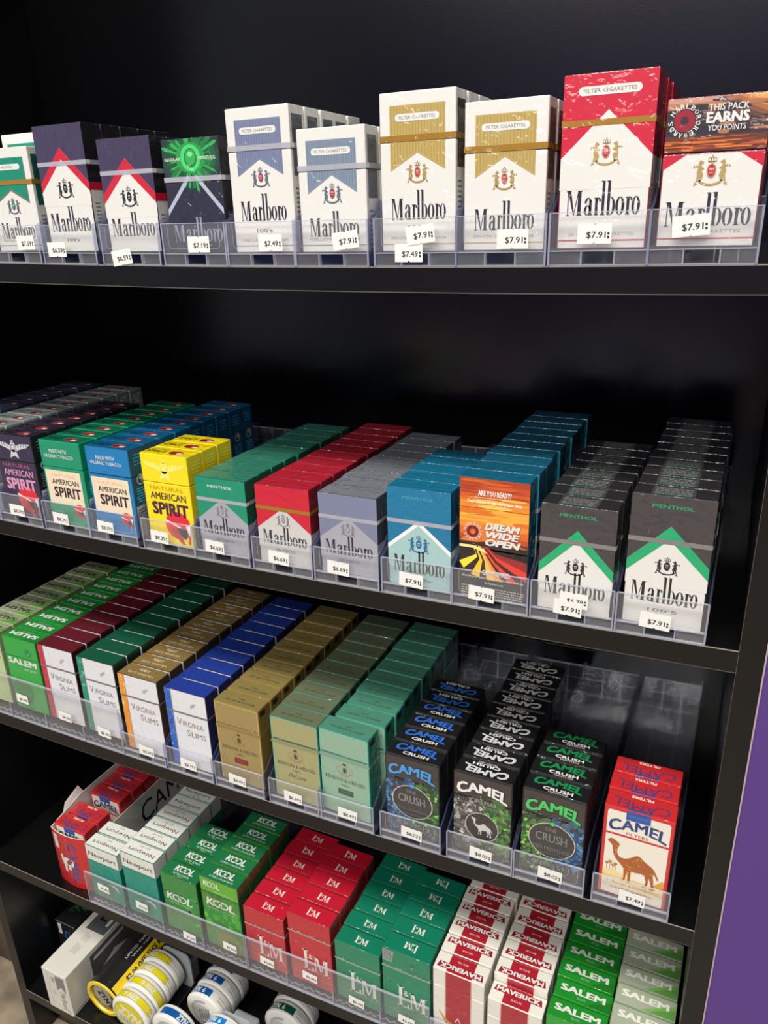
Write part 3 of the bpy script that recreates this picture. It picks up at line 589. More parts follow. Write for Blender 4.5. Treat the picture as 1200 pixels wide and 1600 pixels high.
def crush(name, main, sp1, sp2, txt, topflip, camelmark=False, hundred=False, menthol=False):
    P = Pack(h=89, d=21, front=(58, 52, 50), side=(18, 17, 19), top=(20, 20, 22), lid=0.0001+26, bev=1.6, seg=2); F = P.front; T = lambda z: 89-z  # front greyer than sides and top: glare is painted into its colour
    L = lambda u, v: v < 72 and (abs(u-27.5) > 9 or v < 60)
    ring = lambda u, v: ((u-27.5)/21)**2+((v-(89-50))/17)**2 > 1.0
    mix = lambda cs, f: [tuple(int(c*f+52*(1-f)) for c in q) for q in cs]
    for cs, ub in ((sp1, (.8, 30)), (sp2, (25, 54.2))):
        F.blobs(110, ub, (10, 64), 2.5, 8, mix(cs, .40), 1); F.blobs(120, ub, (12, 60), 1.5, 5, mix(cs, .65), 1.95)
        F.blobs(60, ub, (16, 56), .8, 3, cs, 2.9); F.blobs(200, ub, (4, 68), .15, .8, mix(cs, .9), 3.0)
    F.blobs(70, (.8, 54.2), (2, 14), .3, 2.2, [(150, 146, 142), (120, 118, 114), (96, 92, 90)] + (sp1 if not camelmark else []), 3)
    F.arc('CAMEL', 27.5, T(15.5), 46, 9.5, 4.5, (16, 14, 16), 4, .055, taper=.35); F.arc('CAMEL', 27.3, T(15.2), 45, 9, 4.5, main, 4.5, .04, taper=.35)
    if camelmark:
        F.text('CRUSH', 28, T(27), 24, 4, (150, 146, 142), 4, .02); F.text('MENTHOL SILVER', 28, T(32), 34, 2.4, (140, 138, 134), 4, .01)
        F.ell(27.5, T(55), 15.6, 15.6, (214, 210, 204), 4, 32); F.ell(27.5, T(55), 15.0, 15.0, (52, 46, 46), 5, 32); camel(F, 17.5, 38, T(64), T(46), (206, 202, 198), 6)
    else:
        F.ell(27.5, T(49), 20.4, 20.4*.92, (226, 214, 196), 4, 36); F.ell(27.5, T(49), 19.7, 19.7*.92, (58, 54, 54), 5, 36)
        F.ell(27.5, T(30.5), 2.2, 2.2, main, 6, 8)
        g = (132, 134, 136) if not menthol else (120, 130, 122)
        F.text('ONE', 26.5, T(37), 10, 4, g, 7, .0); F.text('CRUSH', 27, T(46), 27, 9, g, 7, .02); F.text('100S·MENTHOL' if menthol else 'BOLD CIGARETTES', 28, T(58), 33, 4.4 if menthol else 2.6, (116, 116, 116), 7); F.text('AND MENTHOL' if not menthol else 'CIGARETTES', 28, T(63), 20, 2.2, (104, 104, 110), 7)
        F.text('CRUSH', 27.5, T(76), 36, 6, (12, 12, 12), 4, .05); F.text('CRUSH', 27.5, T(76), 34, 5, (148, 146, 142), 5, .01)
        if menthol: F.text('MENTHOL', 27.5, T(83), 30, 3, (160, 158, 152), 4, .02)
    t = P.top; f = topflip
    t.arc('CAMEL', 27.5, 14 if not f else 8, 40, 7, 2.0, txt, 2, .04, taper=.35, flip=f, shear=.1)
    t.text('CRUSH', 29 if not f else 26, 6.4 if not f else 15.4, 25, 3.8, WHITE, 3, .03, flip=f)
    if menthol or camelmark: t.text('MENTHOL' if menthol else 'MENTHOL SILVER', 30 if not f else 26, 2.8 if not f else 18.8, 17, 1.6, (220, 220, 216), 3, .02, flip=f)
    bake(name, P)
BL = [(40, 110, 190), (70, 150, 214), (24, 70, 150), (90, 170, 220), (34, 60, 110)]; GR = [(60, 160, 60), (110, 196, 70), (30, 104, 44), (150, 214, 90), (34, 70, 36)]; SV = [(200, 198, 194), (150, 146, 142), (110, 104, 100), (226, 224, 220), (70, 64, 62)]
crush('black_blue_splash', (70, 150, 220), BL, GR, (44, 104, 200), False)
crush('black_blue_splash_turned', (70, 150, 220), BL, GR, (44, 104, 200), True)
crush('black_silver_splash', (236, 234, 230), SV, GR, (206, 206, 206), True, camelmark=True)
crush('black_green_splash', (70, 200, 100), GR, BL, (22, 130, 72), False, menthol=True, hundred=True)
def redcamel():
    P = Pack(h=92, front=(206, 40, 42), side=(190, 34, 38), top=(196, 38, 42), lid=26, bev=.9); F = P.front; T = lambda z: 92-z
    F.rrect(3, 52, 1.5, T(3.5), 2.5, (236, 230, 214), 1) if False else None
    F.rect(3, 52, 1.5, 64, (236, 230, 214), 1); F.poly([(3, 66.0), (52, 66.0), (52, T(5)), (50.5, T(3.2)), (4.5, T(3.2)), (3, T(5))], (236, 230, 214), 1)
    F.poly([(17.5, T(.9)), (17.5, T(9.6)), (36.5, T(9.6)), (36.5, T(.9))], (34, 84, 160), 3); F.rect(19, 35, T(5.4), T(4.6), (70, 120, 190), 4)
    F.arc('CAMEL', 27.5, T(16.6), 44, 9.2, 4.0, (34, 62, 120), 3, .03, taper=.3); F.text('FILTERS', 27.5, T(23.6), 17, 2.9, (178, 92, 58), 3, .02)
    F.poly([(3, 27), (14, 27), (26, 23), (40, 20), (52, 17.5), (52, 10), (3, 10)], (240, 214, 150), 2); F.poly([(3, 10), (52, 10), (52, 12), (3, 18)], (244, 230, 196), 3)
    F.poly([(43, 22), (50.5, 30), (52, 28.5), (52, 20)], (222, 160, 60), 3)
    for x, z in ((6, 33), (8.5, 35), (11, 32), (13, 34)): F.ell(x, z, 1.8, 1.5, (196, 150, 70), 3, 7); F.rect(x-.25, x+.25, 27, z, (180, 130, 60), 3)
    camel(F, 5, 47.5, 17.5, 60, (170, 92, 34), 4, [(216, 140, 52), (232, 160, 66), (130, 64, 24)])
    F.text('TURKISH & DOMESTIC', 27.5, 14.5, 42, 2.6, (190, 110, 80), 4, .01); F.text('BLEND CIGARETTES', 27.5, 9, 34, 2.2, (190, 110, 80), 4)
    t = P.top; t.arc('CAMEL', 27.5, 8, 44, 8, 2.4, (70, 58, 110), 2, .01, taper=.35, flip=True); t.text('FILTERS', 27.5, 17.2, 17, 2.8, (238, 224, 214), 3, .03, flip=True); t.rect(18, 37, .6, 3, (52, 74, 140), 3)
    bake('red_desert', P)
redcamel()

# fourth shelf
def newport(h, name, flip=True):
    P = Pack(h=h, front=(0, 140, 120), side=(0, 118, 104), top=(226, 226, 216), lidfront=(228, 228, 218), lid=25, left=(0, 118, 104)); F = P.front; T = lambda z: h-z
    P.lid.mats[:] = [ink((228, 228, 218), 'film')] if len(P.lid.mats) == 1 else P.lid.mats
    P.right.rect(.4, P.d-.4, h-24.5, h-.7, (224, 224, 214), 1)
    F.text('Newport', 27.5, T(14.5), 47, 9.5, (34, 40, 52), 3, .005)
    F.poly([(29, 27), (34, 30), (41, 30.5), (46, 27), (47, 20), (44, 24), (40, 27), (34, 28)], (226, 222, 206), 3)
    t = P.top; t.text('Newport', 27.5, 9, 42, 7.2, (54, 56, 64), 2, .01, flip=flip); t.text('BOX' if h < 95 else 'BOX 100s', 27.5, 16.5 if flip else 3.5, 8 if h < 95 else 16, 2.2, (130, 130, 126), 2, flip=flip)
    bake(name, P)
newport(86, 'white_teal_short'); newport(98, 'white_teal_long'); newport(98, 'white_teal_long_turned', False)
def koolp(name, h, long):
    P = Pack(h=h, front=(46, 140, 54), side=(22, 84, 40), top=(22, 112, 64), lidfront=(44, 136, 58) if not long else (96, 176, 40), lid=22 if long else 30); F = P.front; T = lambda z: h-z
    if long:
        F.blobs(40, (.5, 54.5), (T(44), T(23)), 3, 8, [(60, 110, 36), (80, 130, 36), (70, 150, 40)], 1); F.blobs(40, (.5, 54.5), (20, T(46)), 3, 8, [(70, 170, 44), (90, 190, 50), (52, 150, 40)], 1)
        kool(F, 17, T(9), 23, 7.5, (230, 236, 216)); F.text('REWARDS', 34, T(18), 27, 2.2, (200, 220, 170), 3)
        kool(F, 27, T(36), 40, 11, WHITE); F.text('SUPER LONGS', 27.5, T(46), 36, 2.2, (180, 214, 150), 3)
        for r in (22, 17, 13, 9, 5): F.ring(34, 14, r, r*.8, 2.4, (150, 140, 50) if r % 2 else (130, 110, 46), 2, 24)
    else:
        F.ring(47, T(42), 14, 16, 4.5, (40, 168, 66), 1, 22, 1.2, 5.2); F.ring(47, T(60), 14, 14, 4, (54, 160, 62), 1, 22, 1.4, 5.0); F.blobs(30, (.5, 54.5), (4, T(60)), 2, 7, [(80, 150, 60), (66, 130, 56)], 1)
        kool(F, 25, T(35), 38, 11, WHITE); F.text('FILTER KINGS', 26, T(44.5), 34, 2.4, (190, 220, 180), 3); F.text('1K', 49, 22, 6, 3, (200, 216, 180), 3, .02)
    t = P.top; kool(t, 29, 12.5, 27, 8.5, WHITE, 2); t.text('SUPER LONGS BOX' if long else 'FILTER KINGS', 29, 4.6, 34 if long else 24, 2.6, (210, 232, 214), 2, .01); t.text('BOX', 29, 1.8, 6, 1.6, (190, 220, 200), 2) if not long else None
    R = P.right; R.blobs(14, (.5, 20.5), (4, h-26), 2, 6, [(60, 150, 50), (40, 110, 44)], 1)
    bake(name, P)
koolp('kool_green_short', 90, False); koolp('kool_green_long', 108, True)
def lm(name, h, col, top, flip=False, other=False):
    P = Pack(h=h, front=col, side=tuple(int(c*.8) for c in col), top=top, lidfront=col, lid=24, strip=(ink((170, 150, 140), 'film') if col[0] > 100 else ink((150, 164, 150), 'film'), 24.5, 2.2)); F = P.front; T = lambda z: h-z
    lnm(F, 34, T(h*.62), 34, 30, (236, 228, 216)); F.rect(.4, 54.6, 14, 14.3, (220, 190, 180), 2)
    if other:
        F.poly([(1, T(2)), (14, T(2)), (11, T(18)), (1, T(18))], (150, 156, 150), 2); F.lines(2.5, 11, T(4), 5, 2.6, 1.1, (90, 96, 92), 3); crest(F, 35, T(16), 13, (60, 130, 104), (60, 130, 104))
    t = P.top; lnm(t, 29, 10.5, 15, 9.5, (234, 226, 214), 2, True, flip)
    bake(name, P)
LMR, LMRT, LMG, LMGT = (190, 34, 46), (190, 16, 44), (16, 130, 92), (0, 118, 88)
lm('lm_red_short', 85, LMR, LMRT); lm('lm_red_long', 101, LMR, LMRT); lm('lm_green_short', 85, LMG, LMGT); lm('lm_green_long', 101, LMG, LMGT); lm('lm_green_long_turned', 101, LMG, LMGT, True, True)
def maverick(name, h, flip, sub):
    P = Pack(h=h, front=(232, 228, 216), side=(224, 220, 206), top=(230, 226, 214), lid=24); F = P.front; T = lambda z: h-z; c = (170, 26, 44)
    F.rect(14, 41, 22, h-.8, c, 1); F.rect(13, 13.5, 22, h-1, (206, 170, 110), 1); F.rect(41.5, 42, 22, h-1, (206, 170, 110), 1)
    F.poly([(24, 30), (27.5, 38), (31, 30), (30, 30), (27.5, 36), (25, 30)], WHITE, 2)
    F.poly([(6, 40), (16, 29), (24, 25), (32, 25), (48, 30), (52, 28), (44, 23), (32, 21), (22, 21), (12, 27)], (202, 158, 84), 3)
    F.poly([(8, 19), (47, 19), (45, 10), (10, 10)], c, 2); F.text('MAVERICK', 27.5, 14.5, 33, 5.5, WHITE, 3, .03)
    t = P.top; t.rect(14, 41, .7, 20.3, c, 1)
    v = 14.5 if not flip else 6.5
    t.poly([(3, v-3.4), (52, v-3.4), (50.5, v+3.4), (4.5, v+3.4)], (150, 18, 38), 2); t.text('MAVERICK', 27.5, v, 43, 4.8, WHITE, 3, .04, flip=flip); t.text(sub, 27.5, 6.5 if not flip else 14.5, 11, 2, (238, 214, 206), 3, .01, flip=flip)
    R = P.right; R.rect(6, 15, 30, 60, (200, 190, 176), 1)
    bake(name, P)
maverick('maverick_long', 98, False, 'BOX 100s'); maverick('maverick_long_turned', 98, True, 'BOX 100s'); maverick('maverick_short', 82, False, 'BOX'); maverick('maverick_short_turned', 82, True, 'BOX')
salem('lime_flame_box', 88, (30, 160, 40), (24, 150, 74), sub='BOX', flip=False, topc=(22, 138, 36))
salem('sage_flame_slim', 97, (176, 190, 160), (150, 190, 120), sub="SLIM 100's BOX", flip=False, slim=True, topc=(168, 176, 152), toptxt=(232, 234, 220), txt=(90, 110, 80))
salem('sage_flame_slim_turned', 97, (176, 190, 160), (150, 190, 120), sub="SLIM 100's BOX", flip=False, slim=True, topc=(160, 168, 150), toptxt=(60, 62, 54), txt=(90, 110, 80))
maverick('maverick_mid', 90, True, 'BOX')

# ------------------------------------------------------------------ the shelving unit and the room
YS, TH = -6.82, 17.55                       # front edge of the boards, board thickness
QUAD = {1: (-13.44, 3.477, 2.230), 2: (-268.19, 9.700, 2.888), 3: (-529.42, 14.941, 3.351), 4: (-789.13, 22.067, 3.770)}
def zt(t, x):
    if t == 5: return -1090.0
    a, b, c = QUAD[t]; x = x/300.0
    return a + b*x + c*x*x
XL, XR, YB = -896.0, 17.0, 318.0
unit = empty('display_shelving', (-440, 150, -1200))
thing(unit, 'black laminate shelving unit with five shelves of packs against the purple wall', 'shelving')
O_UNIT = Vector((-440, 150, -1200))
def upart(name, mb, parent=unit, smooth=False):
    mb.V = [tuple(Vector(v)-O_UNIT) for v in mb.V]
    return link(name, mb.mesh(name, smooth), parent)
for t in (1, 2, 3, 4, 5):
    b = MB(); n = 28; e = MB()
    X = [XL+(XR-XL)*i/n for i in range(n+1)]
    for i in range(n):
        x0, x1 = X[i], X[i+1]; a0, a1 = zt(t, x0), zt(t, x1); b0, b1 = a0-TH, a1-TH
        b.poly([(x0, YS, a0), (x1, YS, a1), (x1, YB, a1), (x0, YB, a0)], BLACKSH)
        b.poly([(x0, YS, b0), (x1, YS, b1), (x1, YS, a1), (x0, YS, a0)], BLACK)
        b.poly([(x0, YB, b0), (x1, YB, b1), (x1, YS, b1), (x0, YS, b0)], BLACK)
        if t == 5: hi = 0.5
        else: hi = 0.55
        e.poly([(x0, YS-.15, a0-hi), (x1, YS-.15, a1-hi), (x1, YS-.15, a1+.12), (x0, YS-.15, a0+.12)], WORN)
        e.poly([(x0, YS-.15, a0+.12), (x1, YS-.15, a1+.12), (x1, YS+.35, a1+.12), (x0, YS+.35, a0+.12)], WORN)
        if t < 4: e.poly([(x0, YS-.15, b0), (x1, YS-.15, b1), (x1, YS-.15, b1+.7), (x0, YS-.15, b0+.7)], WORN2)
    sh = upart('shelf', b); upart('edge_banding', e, sh)
for x0, x1 in ((XR, XR+16.5), (XL-18, XL)):
    b = MB(); b.box(x0, x1, YS, YB+12, -1200, 450, BLACK, .5); sp = upart('side_panel', b)
    if x0 == XR:
        e = MB(); e.box(XR-.1, XR+.3, YS-.1, YS+.2, -1195, 445, WORN2)
        upart('worn_edge', e, sp)
b = MB(); b.box(XL, XR, YB, YB+12, -1200, 450, BLACKBACK); upart('back_panel', b)
b = MB(); b.box(XL, XR, 40, YB, 440, 456, BLACK); upart('top_board', b)
b = MB(); b.box(XL, XR, 30, 46, -1200, -1107.6, BLACK); upart('kick_board', b)
# room: purple painted wall to the right, wood floor, a dark board to the left
def struct(name, mb): o = link(name, mb.mesh(name)); o['kind'] = 'structure'; return o
PURPLE = plain('purple_paint', (88, 60, 130), 0.5, 0, 0.4, 0.05, 60)
b = MB(); b.box(34.4, 1600, YS+.5, YB+12, -1200, 2700, PURPLE); struct('wall_right', b)
b = MB(); b.box(33.5, 34.6, YS-.6, YS+10, -1200, 450, plain('seam_strip', (176, 160, 168), .5)); struct('trim_1', b)
FLOOR = plain('worn_wood_floor', (140, 126, 106), 0.4, 0, .5, .1, 30, .0004, 14)
b = MB(); b.box(-3500, 2500, -5200, 700, -1215, -1200, FLOOR); struct('floor', b)
b = MB(); b.box(-3400, -945, 70, 95, -1196, 2700, plain('brown_board', (66, 56, 48), .5, 0, .5, .1, 20, .0004, 9)); struct('wall_left', b)
b = MB(); b.box(-3500, 2500, -5230, -5200, -1200, 1600, plain('far_store_wall', (50, 36, 100), .7)); struct('wall_far', b)  # unseen far wall, built only to be reflected in the back panel

for k, (xa, xb) in enumerate(((-740, -330), (-1350, -800), (-2750, -2080))):      # unseen pale blocks, added only to be reflected in the back panel
    b = MB(); b.box(xa, xb, -5198, -5120, -1199.5, -960, plain('added_pale_reflector', (244, 244, 240), .5), 4); struct('trim_%d' % (k+2), b)

# ------------------------------------------------------------------ packs in their columns
ORD = ['front', 'second', 'third', 'fourth', 'fifth', 'sixth', 'seventh', 'eighth', 'ninth', 'tenth', 'eleventh']
PH = {1: 'top', 2: 'second', 3: 'third', 4: 'fourth'}
def put_pack(design, xc, y, zb, label, group, rz=0.0, rx=0.0):
    e = empty('cigarette_pack', (xc, y, zb), rz); e.rotation_euler.x = rx
    thing(e, label, 'cigarette pack', group)
    for nm, me in D[design]: link(nm, me, e)
    return e
CN = []
def column(t, xl, front, rear, n, base, flabel, rdesc, pitch=22.5, w=55.0, y0=0.0, rearbase=None, gap=0.0, jit=.8, fx=0.0, frz=0.0, xoff=0.0):
    xc = xl+w/2; z = zt(t, xc)+base; rear = rear or front
    g = rdesc + ' packs in a column on the %s shelf' % PH[t]
    CN.append((t, xl, rdesc))
    for k in range(n):
        des = front if k == 0 else (rear[k-1] if isinstance(rear, (list, tuple)) else rear)
        lab = flabel if k == 0 else '%s, %s from the front of its column' % (rdesc_pack(rdesc), ORD[k])
        rz = random.uniform(-.010, .010); x = xc+random.uniform(-jit, jit)
        if k == 0: x = xc+fx; rz = frz
        else: x += xoff
        put_pack(des, x, y0+k*pitch+(gap if k else 0), z, lab, g, rz)
def rdesc_pack(r): return r if ' pack' in r else r+' pack'

# top shelf
column(1, -639.5, 'green_pennant', 'green_pennant_long', 5, 10, 'short white pack with green pennant, leftmost pack on the top shelf', 'taller white pack with green pennant')
column(1, -574, 'navy_red_long', None, 5, 10, 'tall navy and white pack with red chevron near the left of top shelf', 'tall navy pack with red chevron')
column(1, -505, 'navy_red_short', None, 5, 10, 'short navy and white pack with red chevron beside the green burst pack', 'short navy pack with red chevron')
column(1, -439, 'navy_green_burst', None, 4, 10, 'dark navy pack with glowing green burst and button on its lid', 'dark pack with green burst lid')
column(1, -376, 'steel_pennant_long', None, 5, 10, 'tall white pack with slate blue pennant, taller of the two on top shelf', 'tall white pack with slate blue pennant')
column(1, -316, 'steel_pennant_short', None, 4, 10, 'short white pack with grey blue pennant between slate and gold ones', 'short white pack with grey blue pennant')
column(1, -249.5, 'gold_pennant_long', None, 5, 10, 'tall white pack with gold pennant, taller of the two on top shelf', 'tall white pack with gold pennant')
column(1, -188.5, 'gold_pennant_short', None, 4, 10, 'short white pack with gold pennant beside the tall red pack', 'short white pack with gold pennant')
column(1, -125, 'red_white_long', None, 5, 10, 'tall glossy red and white pack with gold tear strip on top shelf', 'tall red and white pack')
column(1, -64, 'sunset_lid', None, 4, 10, 'pack with sunset rewards picture on its lid, rightmost on the top shelf', 'sunset lid pack')
# second shelf
column(2, -833, 'indigo_eagle', None, 10, 6, 'indigo eagle pack at the far left of the second shelf', 'indigo blue eagle', 23.3)
column(2, -768, 'grey_eagle', None, 10, 6, 'pale grey eagle pack at the left end of the second shelf', 'pale grey eagle', 23.3)
column(2, -706, 'navy_eagle', None, 7, 6, 'dark navy pack with white eagle and pink lettering on second shelf', 'dark navy eagle', 22.8)
column(2, -640, 'green_organic', None, 8, 6, 'emerald green pack with cream panel and white organic tobacco lettering', 'emerald pack with cream panel', 22.8)
column(2, -577.5, 'blue_organic', None, 9, 6, 'bright blue pack with cream panel and white organic tobacco lettering', 'bright blue pack with cream panel', 22.8)
column(2, -508, 'yellow_eagle', None, 3, 6, 'bright yellow pack with pale eagle and red emblem, front of three', 'bright yellow pack with pale eagle', 22.8)
column(2, -446, 'green_grey', None, 9, 6, 'short green pack with grey chevron field and white menthol lettering', 'short green and grey pack')
column(2, -380.5, 'red_grey', None, 10, 6, 'short red pack with grey chevron field beside the short green one', 'short red and grey pack')
column(2, -316.5, 'slate_grey', None, 9, 6, 'short slate grey pack with grey chevron field beside the blue menthol pack', 'short slate grey pack')
column(2, -252, 'blue_aqua', None, 5, 6, 'blue menthol pack with pale aqua chevron field and smooth lettering', 'blue and pale aqua menthol pack')
column(2, -190, 'sunset_road', 'blue_aqua_long', 10, 6, 'orange sunset pack with highway light streaks and promotional lettering', 'tall dark teal pack')
column(2, -126.5, 'char_green_short', None, 8, 6, 'short charcoal menthol pack with green chevron over white', 'short charcoal pack with green chevron')
column(2, -63.5, 'char_green_long', None, 10, 6, "tall charcoal menthol pack with green chevron, rightmost on second shelf", 'tall charcoal pack with green chevron')
# third shelf
column(3, -829, 'pale_flame', None, 9, 13, 'pale green slim pack cut by the left edge on the third shelf', 'pale silver green slim pack')
column(3, -767, 'green_flame', None, 10, 13, 'bright green pack with white lettering and flame circle on third shelf', 'bright green flame pack')
column(3, -708, 'crimson_slim', None, 10, 14, 'white slims pack with crimson stripe and maroon top', 'white pack with crimson stripe')
column(3, -647, 'emerald_slim', None, 10, 13, 'white slims pack with teal stripe and dark green top', 'white pack with teal stripe')
column(3, -587, 'amber_slim', None, 10, 7, 'white slims pack with orange stripe and bronze top', 'white pack with orange stripe')
column(3, -522.5, 'royal_slim', None, 10, 6, 'white slims pack with blue stripe and royal blue top', 'white pack with blue stripe')
column(3, -457, 'gold_foil', None, 10, 6, 'gold foil pack with crest and small dark red tag', 'gold foil pack')
column(3, -388.5, 'pale_gold_foil', None, 10, 6, 'pale olive gold foil pack with green edges and script lettering', 'pale olive gold foil pack')
column(3, -333, 'mint_foil', None, 10, 6, 'mint green foil pack with small dark tag, standing askew', 'mint green foil pack', fx=0, frz=-.03, gap=2, xoff=6)
column(3, -262, 'black_blue_splash', ['black_blue_splash']*3+['black_blue_splash_turned']*2, 6, 6, 'black pack with blue lettering and blue green splash on third shelf', 'black pack with blue top lettering')
column(3, -194, 'black_silver_splash', None, 9, 6, 'black pack with white splash and silver camel in a ring', 'black pack with white top lettering')
column(3, -131, 'black_green_splash', None, 4, 6, 'black menthol pack with green lettering and green blue splash', 'black pack with green top lettering')
column(3, -62.5, 'red_desert', None, 3, 6, 'red pack with brown camel on cream field, rightmost on third shelf', 'red pack with brown camel')
# fourth shelf
column(4, -700, 'white_teal_short', None, 2, 8, 'shorter white and teal pack beside the red open carton', 'shorter white and teal pack', 23)
column(4, -638, 'white_teal_long', ['white_teal_long']*3+['white_teal_long_turned']*2, 6, 8, 'taller white and teal pack beside the short green pack', 'taller white and teal pack')
column(4, -574.5, 'kool_green_short', None, 4, 8, 'shorter green pack with interlocked white rings and dark green top', 'shorter green pack with interlocked rings')
column(4, -512.5, 'kool_green_long', None, 5, 8, 'taller lime green pack with interlocked white rings and gold swirl', 'taller lime pack with interlocked rings', 22.8)
column(4, -452, 'lm_red_short', None, 6, 8, 'shorter red pack with large white monogram on fourth shelf', 'shorter red monogram pack')
column(4, -391, 'lm_red_long', None, 5, 8, 'taller red pack with large white monogram on fourth shelf', 'taller red monogram pack')
column(4, -331, 'lm_green_short', None, 6, 8, 'shorter green pack with large white monogram on fourth shelf', 'shorter green monogram pack')
column(4, -273, 'lm_green_long_turned', ['lm_green_long', 'lm_green_long', 'lm_green_long_turned', 'lm_green_long_turned'], 5, 8, 'taller green monogram pack turned around with a grey notice panel', 'taller green monogram pack')
column(4, -215, 'maverick_long_turned', ['maverick_long']*5, 6, 8, 'taller white pack with dark red centre stripe and gold eagle', 'taller white pack with red stripe')
column(4, -156.5, 'maverick_short', 'maverick_mid', 6, 8, 'shorter white pack with dark red centre stripe beside the lime packs', 'shorter white pack with red stripe')
column(4, -98, 'lime_flame_box', None, 6, 8, 'bright lime green pack at the lower right of the fourth shelf', 'bright lime green box pack')
column(4, -41, 'sage_flame_slim', None, 5, 8, 'pale sage slim pack, rightmost front pack on the fourth shelf', 'pale sage slim pack', y0=8)

# ------------------------------------------------------------------ clear plastic trays with their price stickers
STK = plain('sticker_paper', (236, 234, 228), .6); DIG = plain('sticker_ink', (40, 38, 44), .6)
def sticker(parent, O, xc, zc, price, w=21, h=12, rot=0.0, y=None, old=False):
    s = MB(); c, sn = math.cos(rot), math.sin(rot); y = -7.6 if y is None else y
    F = Face(lambda u, v, l: (xc+u*c-v*sn, y-.25-l*.06, zc+u*sn+v*c), (s,)); F.kind = 'paper'
    nt = [(-w/2, -h/2), (-1, -h/2), (0, -h/2+.8), (1, -h/2), (w/2, -h/2), (w/2, h/2), (1, h/2), (0, h/2-.9), (-1, h/2), (-w/2, h/2)]
    F.poly(nt, STK, 0); n = len(nt)
    for i in range(n):
        a, b2 = nt[i], nt[(i+1) % n]; s.poly([F.mp(*b2, 0), F.mp(*a, 0), (F.mp(*a, 0)[0], y, F.mp(*a, 0)[2]), (F.mp(*b2, 0)[0], y, F.mp(*b2, 0)[2])], STK)
    F.text(price, 1.0, -h*.08, w*.56, h*.36, DIG, 2, .02)
    for k in range(2): F.rect(w*.5-2.6, w*.5-1.3, -h*.24+k*h*.18, -h*.24+k*h*.18+h*.12, DIG, 2)
    s.V = [tuple(Vector(v)-O) for v in s.V]
    return link('price_sticker', s.mesh('price_sticker'), parent)
def tray(t, xl, price, desc, wall=True, lip=31, width=62.6, sx=34, sz=14, rot=0.0, old=None, y0=YS, oldrot=0):
    x0 = xl-3.8; x1 = x0+width; O = Vector(((x0+x1)/2, 0, zt(t, (x0+x1)/2)+.3)); zb = O.z
    e = empty('pack_tray', O); thing(e, 'clear plastic pusher tray holding the %s' % desc, 'tray', 'clear trays on the %s shelf' % PH[t])
    sl = (zt(t, x1)-zt(t, x0))/width; xm = (x0+x1)/2      # the tray lies on the sagging board
    def part(nm, mb, par=e): mb.V = [tuple(Vector((v[0], v[1], v[2]+sl*(v[0]-xm)))-O) for v in mb.V]; return link(nm, mb.mesh(nm), par)
    b = MB(); b.box(x0+.4, x1-.4, y0+1, 300, zb, zb+1.6, CLEAR)
    part('base', b)
    for xr in (x0+18, x1-20):
        b = MB(); b.box(xr, xr+2, y0+4, 298, zb+1.6, zb+4.4, CLEAR); part('rail', b)
    # front lip: wall with rim, label pocket outline and three window cells along the foot
    b = MB(); yf = y0-.2
    b.box(x0+.5, x1-.5, yf, yf+1.3, zb+9.0, zb+lip, LIPM)
    b.box(x0+.5, x1-.5, yf-.1, yf+1.4, zb+lip-.6, zb+lip, EDGE)
    b.box(x0+.5, x1-.5, yf-.1, yf+2.2, zb+8.5, zb+9.3, EDGE)
    b.box(x0+.5, x1-.5, yf-.1, yf+2.0, zb, zb+.8, EDGE)
    for fx in (.34, .67):
        xx = x0+width*fx; b.box(xx-.5, xx+.5, yf, yf+3, zb, zb+8.4, EDGE)
    b.box(x0+.6, x0+width*.34-.8, yf+.4, yf+1.2, zb+1, zb+8.2, LIPM); b.box(x0+width*.67+.8, x1-.6, yf+.4, yf+1.2, zb+1, zb+8.2, LIPM)
    F = Face(lambda u, v, l: (x0+u, yf-.05*l, zb+v), (b,))
    for (u0, u1, v0, v1) in ((6, 6.45, 16, lip-1), (width-6.45, width-6, 16, lip-1), (9, width-9, 12.6, 13.05)): F.rect(u0, u1, v0, v1, EDGE, 1)
    F.ring(9.2, 16, 3.2, 3.4, .45, EDGE, 1, 5, 3.14, 4.71); F.ring(width-9.2, 16, 3.2, 3.4, .45, EDGE, 1, 5, 4.71, 6.28)
    part('front_lip', b)
    if wall:
        for xw in (x0, x1-1.5):
            b = MB(); b.prism([(y0-.6, zb), (298, zb), (298, zb+46), (30, zb+46), (12, zb+44), (3, zb+36), (-2, zb+lip+2), (y0-.6, zb+lip)], 'x', xw, xw+1.5, WALLM)
            part('side_wall', b)
            b = MB(); b.box(xw+.1, xw+1.4, y0-.8, y0-.5, zb, zb+lip, EDGE); part('wall_edge', b)
    b = MB(); b.box(x0+1, x1-1, 298, 299.6, zb, zb+40, CLEAR); b.box(x0+1, x1-1, 297.6, 299.9, zb+39, zb+40.2, EDGE); b.box(x0+1, x1-1, 297.8, 298, zb+22, zb+23, EDGE)
    for fx in (.33, .66): b.box(x0+width*fx, x0+width*fx+1.4, 296, 298, zb, zb+40, EDGE)
    part('back_wall', b)
    if old: sticker(e, O, x0+old[1], zb+old[2], old[0], rot=oldrot, y=yf-.1)
    if price: sticker(e, O, x0+sx, zb+sz, price, rot=rot, y=yf-.45 if old else yf-.1)
    return e
T1 = [(-639.5, '$7.59', 'white packs with green pennant'), (-574, '$6.59', 'tall navy packs'), (-505, '$6.59', 'short navy packs'), (-439, '$7.19', 'green burst packs'), (-376, '$7.49', 'slate blue pennant packs'), (-316, '$7.91', 'grey blue pennant packs'), (-249.5, '$7.91', 'tall gold pennant packs'), (-188.5, '$7.91', 'short gold pennant packs'), (-125, '$7.91', 'tall red packs'), (-64, '$7.91', 'sunset lid packs')]
